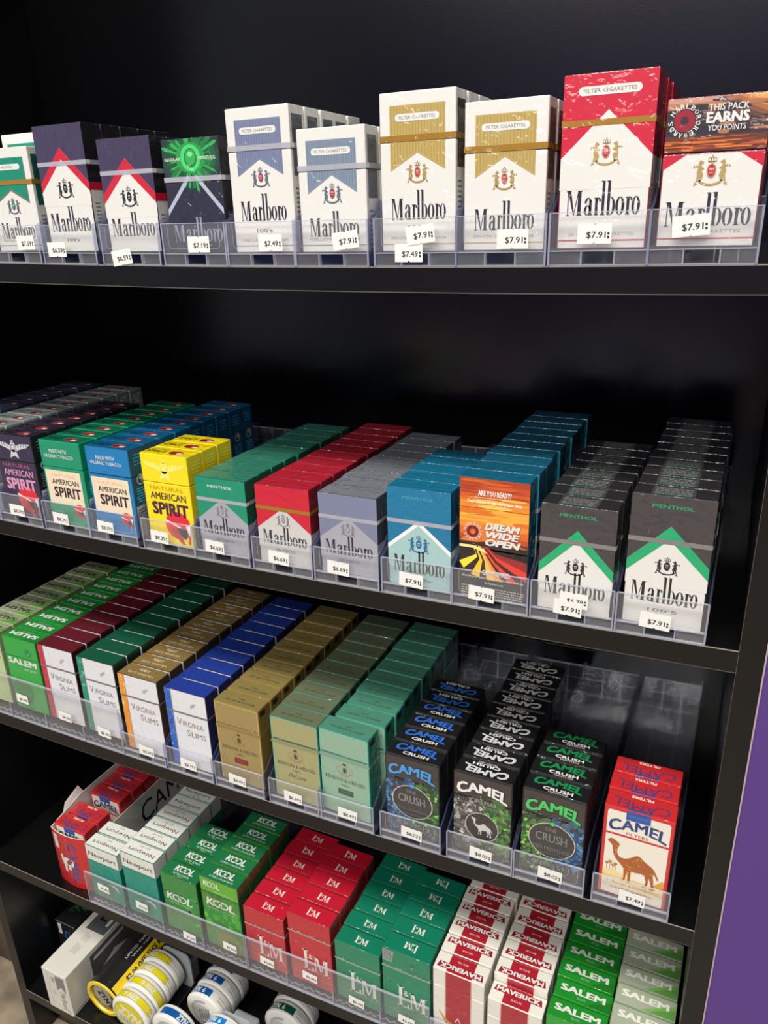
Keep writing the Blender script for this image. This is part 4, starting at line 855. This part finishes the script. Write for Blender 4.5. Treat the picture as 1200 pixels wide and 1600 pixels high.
SX1 = [(46, 17), (17, 12), (21, 6), (36, 16), (40, 17), (44, 18), (33, 18), (40, 17), (29, 19), (24, 22)]
for (x, p, d), (sx, sz) in zip(T1, SX1):
    if p == '$7.91' and x == -249.5: tray(1, x, p, d, sx=sx+3, sz=21, rot=.12, old=('$7.49', 27, 9), lip=32)
    else: tray(1, x, p, d, sx=sx, sz=sz, rot={-505: .13, -316: .12, -64: .08}.get(x, 0), lip=32)
T2 = [(-833, '$8.39', 'indigo eagle packs'), (-768, '$8.39', 'pale grey eagle packs'), (-706, '$8.39', 'navy eagle packs'), (-640, '$8.39', 'emerald packs'), (-577.5, '$8.39', 'bright blue packs'), (-508, '$8.39', 'three yellow packs'), (-446, '$6.69', 'short green and grey packs'), (-380.5, '$6.69', 'short red and grey packs'), (-316.5, '$6.69', 'short slate grey packs'), (-252, '$7.91', 'blue and aqua packs'), (-190, '$7.91', 'orange sunset pack'), (-126.5, '$7.91', 'short charcoal packs'), (-63.5, '$7.91', 'tall charcoal packs')]
for x, p, d in T2:
    tray(2, x, p, d, sx={-706: 27, -640: 24, -577.5: 22, -508: 21, -446: 24, -380.5: 28, -316.5: 24, -252: 27, -190: 25, -126.5: 29, -63.5: 28}.get(x, 26), sz=15 if x < -200 else 13, rot=-.04, old=('$6.78', 33, 20) if x == -126.5 else None, lip=32)
T3 = [(-587, '$8.39', 'orange striped slims packs'), (-522.5, '$8.39', 'blue striped slims packs'), (-457, '$8.49', 'gold foil packs'), (-388.5, '$8.49', 'olive gold foil packs'), (-331, '$8.49', 'mint foil packs'), (-262, '$8.02', 'blue splash packs'), (-194, '$8.02', 'white splash packs'), (-131, '$8.02', 'green splash packs'), (-62.5, '$7.49', 'red camel packs')]
for x, p, d in T3: tray(3, x, p, d, sx={-587: 36, -522.5: 30, -457: 29, -388.5: 29, -331: 34}.get(x, 33), sz=15, rot=-.03, lip=31)
def long_tray(t, x0, x1, lip, stickers, label, divs):
    xm = (x0+x1)/2; O = Vector((xm, 0, zt(t, xm))); e = empty('pack_tray', O); thing(e, label, 'tray', 'long clear trays on the %s shelf' % PH[t])
    def part(nm, mb, par=e): mb.V = [tuple(Vector(v)-O) for v in mb.V]; return link(nm, mb.mesh(nm), par)
    n = 8; xs = [x0+(x1-x0)*i/n for i in range(n+1)]; yf = YS-.2
    b = MB(); l = MB()
    def slab(mb, i, ya, yb_, da, db, mt):
        xa, xb = xs[i], xs[i+1]; za, zb = zt(t, xa)+.3, zt(t, xb)+.3
        P = [(xa, ya, za+da), (xb, ya, zb+da), (xb, yb_, zb+da), (xa, yb_, za+da), (xa, ya, za+db), (xb, ya, zb+db), (xb, yb_, zb+db), (xa, yb_, za+db)]
        for f in ((0, 3, 2, 1), (4, 5, 6, 7), (0, 1, 5, 4), (3, 7, 6, 2)): mb.poly([P[q] for q in f], mt)
        if i == 0: mb.poly([P[q] for q in (0, 4, 7, 3)], mt)
        if i == n-1: mb.poly([P[q] for q in (1, 2, 6, 5)], mt)
    for i in range(n):
        slab(b, i, YS+1, 296, 0, 2.0, CLEAR)
        slab(l, i, yf, yf+1.5, 0, lip, LIPM); slab(l, i, yf-.2, yf+1.7, lip-1.4, lip, EDGE); slab(l, i, yf-.3, yf+2.2, 0, 1.2, EDGE)
    part('base', b); part('front_lip', l)
    # moulded coil springs show as a wavy bright line along the foot
    w = MB(); rr = random.Random(int(x0)); k = int((x1-x0)/3.0)
    pts = []
    for i in range(k+1):
        x = x0+3+(x1-x0-6)*i/k; pts.append((x, yf+3.0, zt(t, x)+5+2.2*math.sin(i*1.9)+rr.uniform(-1, 1)))
    for a, c in zip(pts, pts[1:]):
        w.poly([(a[0], a[1], a[2]-.5), (c[0], c[1], c[2]-.5), (c[0], c[1]+1.2, c[2]-.5), (a[0], a[1]+1.2, a[2]-.5)], EDGE)
        w.poly([(a[0], a[1], a[2]-.5), (c[0], c[1], c[2]-.5), (c[0], c[1], c[2]+.7), (a[0], a[1], a[2]+.7)], EDGE)
        w.poly([(a[0], a[1], a[2]+.7), (c[0], c[1], c[2]+.7), (c[0], c[1]+1.2, c[2]+.7), (a[0], a[1]+1.2, a[2]+.7)], EDGE)
    part('spring_rail', w)
    for x in divs:
        d = MB(); z0 = zt(t, x)+.4; d.prism([(yf, z0), (296, z0), (296, z0+26), (20, z0+26), (6, z0+20), (yf, z0+18 if x not in (x0, x1-1.4) else z0+lip)], 'x', x, x+1.4, WALLM); part('divider', d)
        d = MB(); d.box(x-.1, x+1.5, yf-.3, yf, z0, z0+(20 if x not in (x0, x1-1.4) else lip), EDGE); part('divider_edge', d)
    for (sx, sz, p, r) in stickers: sticker(e, O, sx, zt(t, sx)+sz, p, w=19, h=11.5, rot=r, y=yf-.1)
    return e
long_tray(3, -892, -589, 60, [(-745, 33, '$8.39', -.05), (-676, 27, '$8.39', -.03), (-616, 22, '$8.39', -.03)], 'long clear plastic tray with tall front at left of third shelf', [-892, -834.5, -771, -711, -650.5, -590.4])
long_tray(4, -703, -450, 53, [(-672, 36, '$7.99', -.05), (-608, 33, '$7.99', -.05), (-535, 14, '$7.09', -.05), (-473, 25, '$7.09', -.05)], 'long clear plastic tray holding the white teal and green ring packs', [-703, -640.5, -577, -514.5, -451.4])
long_tray(4, -449, -217, 53, [(-420, 26, '$6.49', -.06), (-362, 30, '$6.49', -.06), (-303, 20, '$6.49', -.06), (-243, 22, '$6.49', -.06)], 'long clear plastic tray holding the red and green monogram packs', [-449, -394.5, -333.5, -275, -218.4])
long_tray(4, -216, 12, 40, [], 'long clear plastic tray holding the red striped and lime packs', [-216, -158.6, -100.5, -43, 10.6])

# ------------------------------------------------------------------ open red carton on the fourth shelf
def build_carton():
    x0, x1, y0, y1 = -770, -709, 8, 236; z0 = zt(4, -740)+1.0; O = Vector(((x0+x1)/2, y0, z0))
    e = empty('open_carton', O); thing(e, 'open red carton with white inside at the left of the fourth shelf', 'carton')
    RC = ink((196, 22, 26), 'film'); WC = ink((226, 222, 212), 'paper')
    def part(nm, mb): mb.V = [tuple(Vector(v)-O) for v in mb.V]; return link(nm, mb.mesh(nm), e)
    b = MB(); b.box(x0, x1, y0, y1, z0, z0+1, WC); part('bottom', b)
    # front panel bulges a little towards the viewer
    b = MB(); n = 10; H = 88; P = [(x0+(x1-x0)*i/n, y0-5*math.sin(math.pi*i/n)) for i in range(n+1)]
    for (xa, ya), (xb, yb) in zip(P, P[1:]):
        b.poly([(xa, ya, z0), (xb, yb, z0), (xb, yb, z0+H), (xa, ya, z0+H)], RC); b.poly([(xb, yb+1, z0), (xa, ya+1, z0), (xa, ya+1, z0+H), (xb, yb+1, z0+H)], WC)
        b.poly([(xa, ya, z0+H), (xb, yb, z0+H), (xb, yb+1, z0+H), (xa, ya+1, z0+H)], WC)
    F = Face(lambda u, v, l: (x0+u, y0-5*math.sin(math.pi*u/(x1-x0))-l*.12, z0+v), (b,)); F.kind = 'film'
    F.text('CAMEL', 37, 42, 70, 15, (130, 70, 120), 2, .03, rot=-1.5708); F.text('CAMEL', 37, 42, 68, 12.5, (52, 60, 140), 3, .01, rot=-1.5708)
    for k in range(1): F.rect(4, 12.5, 58, 82, WHITE, 1); 
    F.poly([(14, 40), (18, 33), (36, 36), (38, 46), (30, 50), (20, 48)], WHITE, 4); F.poly([(14, 52), (19, 52), (19, 38), (14, 40)], WHITE, 4); F.rect(18, 23, 24, 36, WHITE, 4); F.rect(26, 31, 29, 38, WHITE, 4)
    F.text('$7.49', 29, 42, 10, 4, (120, 116, 120), 5)
    part('front_panel', b)
    b = MB(); b.prism([(y0, z0), (y1, z0), (y1, z0+100), (62, z0+100), (y0, z0+88)], 'x', x0, x0+1, WC); part('left_side', b)
    b = MB(); b.prism([(y0, z0), (y1, z0), (y1, z0+76), (y0, z0+76)], 'x', x1-1, x1, WC)
    F = Face(lambda u, v, l: (x1+l*.12, y0+u, z0+v), (b,)); F.kind = 'paper'
    F.arc('CAMEL', 160, 46, 120, 30, 3, (26, 26, 30), 1, .01, taper=.3); F.ell(34, 54, 12, 12, (150, 84, 34), 1, 9); F.poly([(30, 40), (46, 44), (52, 20), (46, 20), (42, 36), (36, 34), (32, 14), (26, 14)], (130, 70, 28), 2)
    part('right_side', b)
    b = MB(); b.prism([(x0, z0), (x1, z0), (x1, z0+90), (x0, z0+90)], 'y', y1-1, y1, WC); part('back_panel', b)
    # torn flap along the left rim
    b = MB(); b.poly([(x0, 30, z0+92), (x0, 68, z0+100), (x0-3, 64, z0+112), (x0-2.5, 38, z0+103)], WC); b.poly([(x0-3, 64, z0+112), (x0+.8, 68, z0+100), (x0+.8, 30, z0+92), (x0-2.5, 38, z0+103)][::1], WC); part('flap', b)
    for k, (yy, dz) in enumerate(((12, 0), (35.5, 0), (76, 2), (99.5, 2), (124, 2), (147, 2), (170, 2))):
        put_pack('red_desert', -739+(.6 if k % 2 else -.6), yy, z0+1.2+dz-2.2 if False else z0+1.2, 'red pack inside the open carton, %s from its front' % ['first', 'second', 'third', 'fourth', 'fifth', 'sixth', 'seventh'][k], 'red packs inside the open carton')
build_carton()

# ------------------------------------------------------------------ bottom shelf: cartons, roll and round cans
Z5 = -1090.0
def build_white_carton():
    x0, x1, y0, y1, z0, z1 = -842, -793, -9, 268, Z5+.2, Z5+81; O = Vector(((x0+x1)/2, y0, z0))
    e = empty('white_carton', O); thing(e, 'long white carton with grey pennant panels, end overhanging the bottom shelf', 'carton')
    W = ink((222, 218, 206), 'film'); b = MB(); b.box(x0, x1, y0, y1, z0, z1, W, .8)
    G = (92, 92, 90); f = Face(lambda u, v, l: (x0+u, y0-l*.1, z0+v), (b,)); w = x1-x0; h = z1-z0
    f.poly([(26, h-6), (26, h-36), (35, h-26), (44, h-36), (44, h-6)], (120, 120, 122), 1); f.text('PM', 20, h-17, 7, 5, (120, 100, 100), 2, rot=-1.5708); f.ring(20, h-17, 5, 5, .7, (150, 140, 140), 2)
    f.text('Marlboro', 36, 26, 36, 11, (110, 108, 108), 2, .0, rot=-1.5708); f.rect(10, 10.5, 8, h-8, (170, 168, 160), 1); f.lines(14, 22, 40, 3, 3, 1, (160, 158, 152), 1); f.ring(41, 7, 3.2, 3.2, .7, (130, 128, 124), 2)
    r = Face(lambda u, v, l: (x1+l*.1, y0+u, z0+v), (b,))
    r.poly([(66, 30), (66, 72), (122, 72), (122, 40), (94, 30)][::1], (88, 88, 84), 1) if False else None
    r.poly([(46, 26), (90, 43), (90, 72), (46, 72)], (92, 92, 88), 1); r.poly([(90, 43), (134, 26), (134, 72), (90, 72)], (92, 92, 88), 1); r.pill(52, 116, 58, 64, (216, 214, 206), 2); r.poly([(46, 24), (90, 41), (90, 43), (46, 26)], (60, 60, 58), 2)
    ml_word(r, 150, 268, 14, 32, (26, 26, 28), 2); r.rect(4, 120, 4, 5.2, (60, 60, 60), 1)
    t = Face(lambda u, v, l: (x0+u, y0+v, z1+l*.1), (b,))
    t.rect(11, 48, 78, 150, (84, 86, 86), 1); t.pill(36, 42, 84, 84.1+6, (216, 214, 206), 2) if False else None
    t.rrect(37, 42.5, 92, 142, 2.4, (206, 206, 200), 2); t.text('rlboro', 24, 122, 46, 17, (20, 20, 22), 2, .04, rot=1.5708)
    for i in range(4): 
        for j in range(2): t.rect(20+i*3.4, 21+i*3.4, 36+j*22, 54+j*20-i*1.5, (166, 164, 156), 1)
    b.V = [tuple(Vector(v)-O) for v in b.V]; link('box', b.mesh('white_carton_box'), e)
build_white_carton()
def build_dark_carton(x0, x1, y0, y1, h, label, splash):
    z0 = Z5+.2; z1 = z0+h; O = Vector(((x0+x1)/2, y0, z0)); e = empty('dark_carton', O); thing(e, label, 'carton', 'dark cartons on the bottom shelf')
    b = MB(); b.box(x0, x1, y0, y1, z0, z1, ink((16, 16, 20), 'film'), .9); w = x1-x0
    f = Face(lambda u, v, l: (x0+u, y0-l*.1, z0+v), (b,)); t = Face(lambda u, v, l: (x0+u, y0+v, z1+l*.1), (b,))
    f.text('CAMEL', w*.55, h*.45, h*.7, 13, (40, 96, 170), 1, .03, rot=-1.5708)
    if splash: t.blobs(160, (w*.2, w-2), (20, 120), .8, 6, [(26, 90, 34), (40, 120, 46), (18, 60, 26)], 1)
    f.rect(1, w-1, h-1.2, h-.3, (170, 172, 176), 1)
    b.V = [tuple(Vector(v)-O) for v in b.V]; link('box', b.mesh('dark_carton_box'), e)
    s = MB(); F = Face(lambda u, v, l: (x0+u, y0-.2-l*.1, z0+v), (s,)); F.rect(5, 12, h-26, h-4, WHITE, 1); F.lines(6, 11, h-10, 4, 3, 1, (150, 150, 150), 2); s.V = [tuple(Vector(v)-O) for v in s.V]; link('price_sticker', s.mesh('carton_sticker'), e)
build_dark_carton(-888, -846, 60, 290, 82, 'black carton with green splash top behind the long white carton', True)

def can(xc, y, z, label, col, dark, wide=True, turn=0.0, lab2=None, face='front', group='round cans on the bottom shelf', rx=0.0, R=34.0, T=20.5, num='6', tilt=0.0, facecol=None):
    """round pouch can standing on its rim, axis along the shelf depth"""
    O = Vector((xc, y, z)); e = empty('pouch_can', O); e.rotation_euler = (rx, turn, tilt); thing(e, label, 'can', group)
    Wp = plain('can_plastic', (234, 232, 224), .35, 0, .5); b = MB()
    b.lathe([(0, 0), (0, R-4), (.8, R-1.6), (2.2, R-.4), (4, R-.4), (4, R), (T-6, R), (T-6, R-.6), (T-1.5, R-.8), (T, R-2.4), (T, 0)], 0, 0, Wp, 64)
    link('body', b.mesh('can_body', True), e)
    # printed band round the rim: coloured arc, white remainder with small print
    s = MB(); Rb = R+.12; c = ink(col, 'film'); dk = ink(dark, 'film')
    def band(a0, a1, ya, yb, mt, r=Rb, n=40):
        for i in range(n):
            a, d = a0+(a1-a0)*i/n, a0+(a1-a0)*(i+1)/n
            s.poly([(r*math.cos(a), ya, r*math.sin(a)), (r*math.cos(a), yb, r*math.sin(a)), (r*math.cos(d), yb, r*math.sin(d)), (r*math.cos(d), ya, r*math.sin(d))], mt)
    def wrap(a_mid, sgn): return Face(lambda u, v, l: ((Rb+l*.06)*math.cos(a_mid-u/Rb*sgn), T/2-1+v*sgn, (Rb+l*.06)*math.sin(a_mid-u/Rb*sgn)), (s,))
    if wide:
        band(.7, 2.9, 4.6, T-6.4, c); band(.7, 2.9, 4.3, 4.9, dk, Rb+.05); band(.7, 2.9, T-6.9, T-6.3, dk, Rb+.05)
    else: band(1.15 if lab2 is None else lab2[0], 2.9 if lab2 is None else lab2[1], 4.3, T-6.2, c)
    am = 1.75 if lab2 is None else (lab2[0]+lab2[1])/2
    F = wrap(am, -1.0 if wide else 1.0); F.kind = 'paper'
    F.text('ZYN', 0, 0, 17, 7.4, WHITE, 2, .05, .15); F.text(num, 15, 0, 4.2, 6.4, WHITE, 2, .03)
    G = wrap(.25, 1.0); G.kind = 'paper'
    for k in range(2): G.text('WARNING: This product contains nicotine.', 0, 2.2-k*4.6, 44, 2.6, (90, 90, 90), 1, .01)
    link('label_band', s.mesh('can_label'), e)
    # printed disc on the visible face
    d = MB(); f = Face(lambda u, v, l: (u, -.1-l*.1, v), (d,)); f.kind = 'film'
    if face == 'logo':
        f.ell(0, 0, R-7, R-7, facecol or col, 1, 40); f.ring(0, 0, R-6.4, R-6.4, .9, dark, 2, 40); f.text('ZYN', 0, 4, 40, 17, (250, 246, 200), 2, .05, .15); f.poly([(-24, -8), (24, -8), (16, -21), (-16, -21)], WHITE, 2); f.lines(-16, 16, -10, 4, 2.4, 1, (120, 120, 120), 3)
    else:
        for i in range(26):
            a = 1.4+3.4*i/26; f.poly([(18*math.cos(a), 18*math.sin(a)), (24*math.cos(a), 24*math.sin(a)), (24*math.cos(a+.1), 24*math.sin(a+.1)), (18*math.cos(a+.1), 18*math.sin(a+.1))], (186, 186, 186), 1)
        f.ell(-4, 2, 13, 13, (204, 204, 202), 1, 24)
        for i in range(5): f.rect(-10+i*4.2, -8+i*4.2, -14, 4+i*2, (120, 120, 120), 2)
        f.lines(2, 24, 2, 6, 3, 1, (140, 140, 140), 2)
    link('face_label', d.mesh('can_face'), e)
    return e
YEL, YD = (236, 218, 20), (120, 140, 40); BLU, BD = (0, 84, 158), (0, 60, 120); LBL = (0, 134, 210); GRC, GD = (0, 84, 56), (0, 60, 40)
zc = Z5+2+34.2
for k in range(4):
    can(-694-k*1.0, 8+k*22.5, zc, ['yellow labelled can with logo disc facing out, front of the yellow row', 'yellow labelled can, second in the yellow row on the bottom shelf', 'yellow labelled can, third in the yellow row on the bottom shelf', 'yellow labelled can, last in the yellow row by the grey paddle'][k], YEL, YD, True, (.35, .75, .1, -.3)[k], None, 'logo', 'yellow round cans')
can(-622, 12, zc, 'blue labelled can showing its white base, in front of the blue cans', BLU, BD, False, .75, None, 'base', 'blue round cans')
for k in range(3):
    can(-597, 58+k*22, zc, ['dark blue labelled can, first of three behind the turned can', 'dark blue labelled can, middle of three behind the turned can', 'dark blue labelled can, last of three by the dark gap'][k], BLU, BD, False, -.05+.12*k, (1.25, 2.9), 'base', 'blue round cans')
can(-549, 30, zc, 'light blue labelled can at the bottom edge below the shelf front', LBL, (0, 100, 170), False, .1, (1.5, 2.9), 'base', 'blue round cans')
for k in range(2):
    can(-478, 84+k*22.5, zc, ['green labelled can below the red packs, front of two', 'green labelled can below the red packs, rear of two'][k], GRC, GD, False, -.15+.1*k, (1.0, 2.9) if k == 0 else (1.9, 2.9), 'base', 'green round cans')
# translucent grey pusher paddles on their black rails
def pusher(xc, y, label):
    O = Vector((xc, y, Z5+1)); e = empty('can_pusher', O); thing(e, label, 'can pusher', 'can pushers on the bottom shelf')
    PM_ = plain('paddle_plastic', (176, 180, 182), .3); PK = plain('rail_plastic', (20, 20, 22), .35)
    b = MB(); pts = [(-27, 0), (27, 0), (27, 52)]+[(27-10*(1-math.cos(a)), 52+16*math.sin(a)) for a in (.4, .8, 1.2, 1.5708)]+[(-17-10*math.sin(a)+0, 68-16*(1-math.cos(a))) for a in (0, .4, .8, 1.2, 1.5708)]
    b.prism([(p[0], p[1]+1.2) for p in pts], 'y', 0, 2.2, PM_); link('paddle', b.mesh('paddle'), e)
    b = MB(); b.box(-20, 20, 2.2, 26, 2, 46, PM_, 4, 2); link('housing', b.mesh('housing'), e)
    b = MB()
    for xx in (-30, 28): b.box(xx, xx+2, -y+2, 296-y, 0, 14, PK)
    b.box(-29, 29, -y+2, 296-y, -.8, .4, PK); link('rail', b.mesh('can_rail'), e)
pusher(-682, 101, 'grey plastic pusher paddle behind the yellow cans')
pusher(-600, 127, 'grey plastic pusher paddle behind the dark blue cans')
pusher(-534, 53, 'pale grey pusher paddle behind the light blue can')
pusher(-478, 131, 'grey plastic pusher paddle behind the green cans')
# shrink-wrapped roll of cans lying with its end towards the aisle
def roll():
    xc, y0, y1, R = -751, 14, 150, 32.5; O = Vector((xc, y0, Z5+R+.6)); e = empty('can_roll', O); thing(e, 'black wrapped roll of cans with yellow stripe beside the white carton', 'can roll')
    BK = ink((26, 24, 24), 'film'); YW = ink((240, 206, 30), 'film'); WT = ink((200, 198, 190), 'film'); b = MB(); L = y1-y0
    b.lathe([(3, 0), (3, R-7), (0, R-6), (0, R-1.5), (1.5, R), (L, R), (L, 0)], 0, 0, BK, 56, {0: ink((70, 66, 60), 'film'), 1: YW, 2: YW, 3: YW})
    link('wrap', b.mesh('roll_wrap', True), e)
    s = MB(); Rb = R+.15
    def band(a0, a1, ya, yb, mt, n=14):
        for i in range(n):
            a, d = a0+(a1-a0)*i/n, a0+(a1-a0)*(i+1)/n
            s.poly([(Rb*math.cos(a), ya, Rb*math.sin(a)), (Rb*math.cos(a), yb, Rb*math.sin(a)), (Rb*math.cos(d), yb, Rb*math.sin(d)), (Rb*math.cos(d), ya, Rb*math.sin(d))], mt)
    band(.42, .98, 4, L-1, YW)
    def F(am): return Face(lambda u, v, l: ((Rb+l*.08)*math.cos(am+v/Rb), 4+u, (Rb+l*.08)*math.sin(am+v/Rb)), (s,))
    f = F(.70); f.kind = 'film'; f.text('$2.00 OFF THIS ROLL', 70, 0, 92, 8.5, (30, 26, 20), 2, .04)
    g = F(1.35); g.kind = 'film'; g.text('LIMITED TIME OFFER', 80, 2, 70, 4, (190, 186, 180), 1, .02); g.text('While supplies last', 84, -5, 64, 4, (190, 186, 180), 1, .02)
    h = F(0.0); h.kind = 'film'; h.text('ZYN', 104, -2, 46, 15, (170, 168, 162), 1, .05, .15)
    link('stripe', s.mesh('roll_stripe'), e)
    d = MB(); f = Face(lambda u, v, l: (u, 3-l*.15, v), (d,)); f.kind = 'film'; f.ell(-3, 3, 17, 19, (150, 148, 144), 1, 24); f.text('ZYN', 0, 2, 24, 12, (40, 36, 34), 2, .05, .15, rot=-.9); f.ring(0, 0, 23, 23, 1.2, (210, 180, 40), 2, 30); link('end_label', d.mesh('roll_end'), e)
roll()
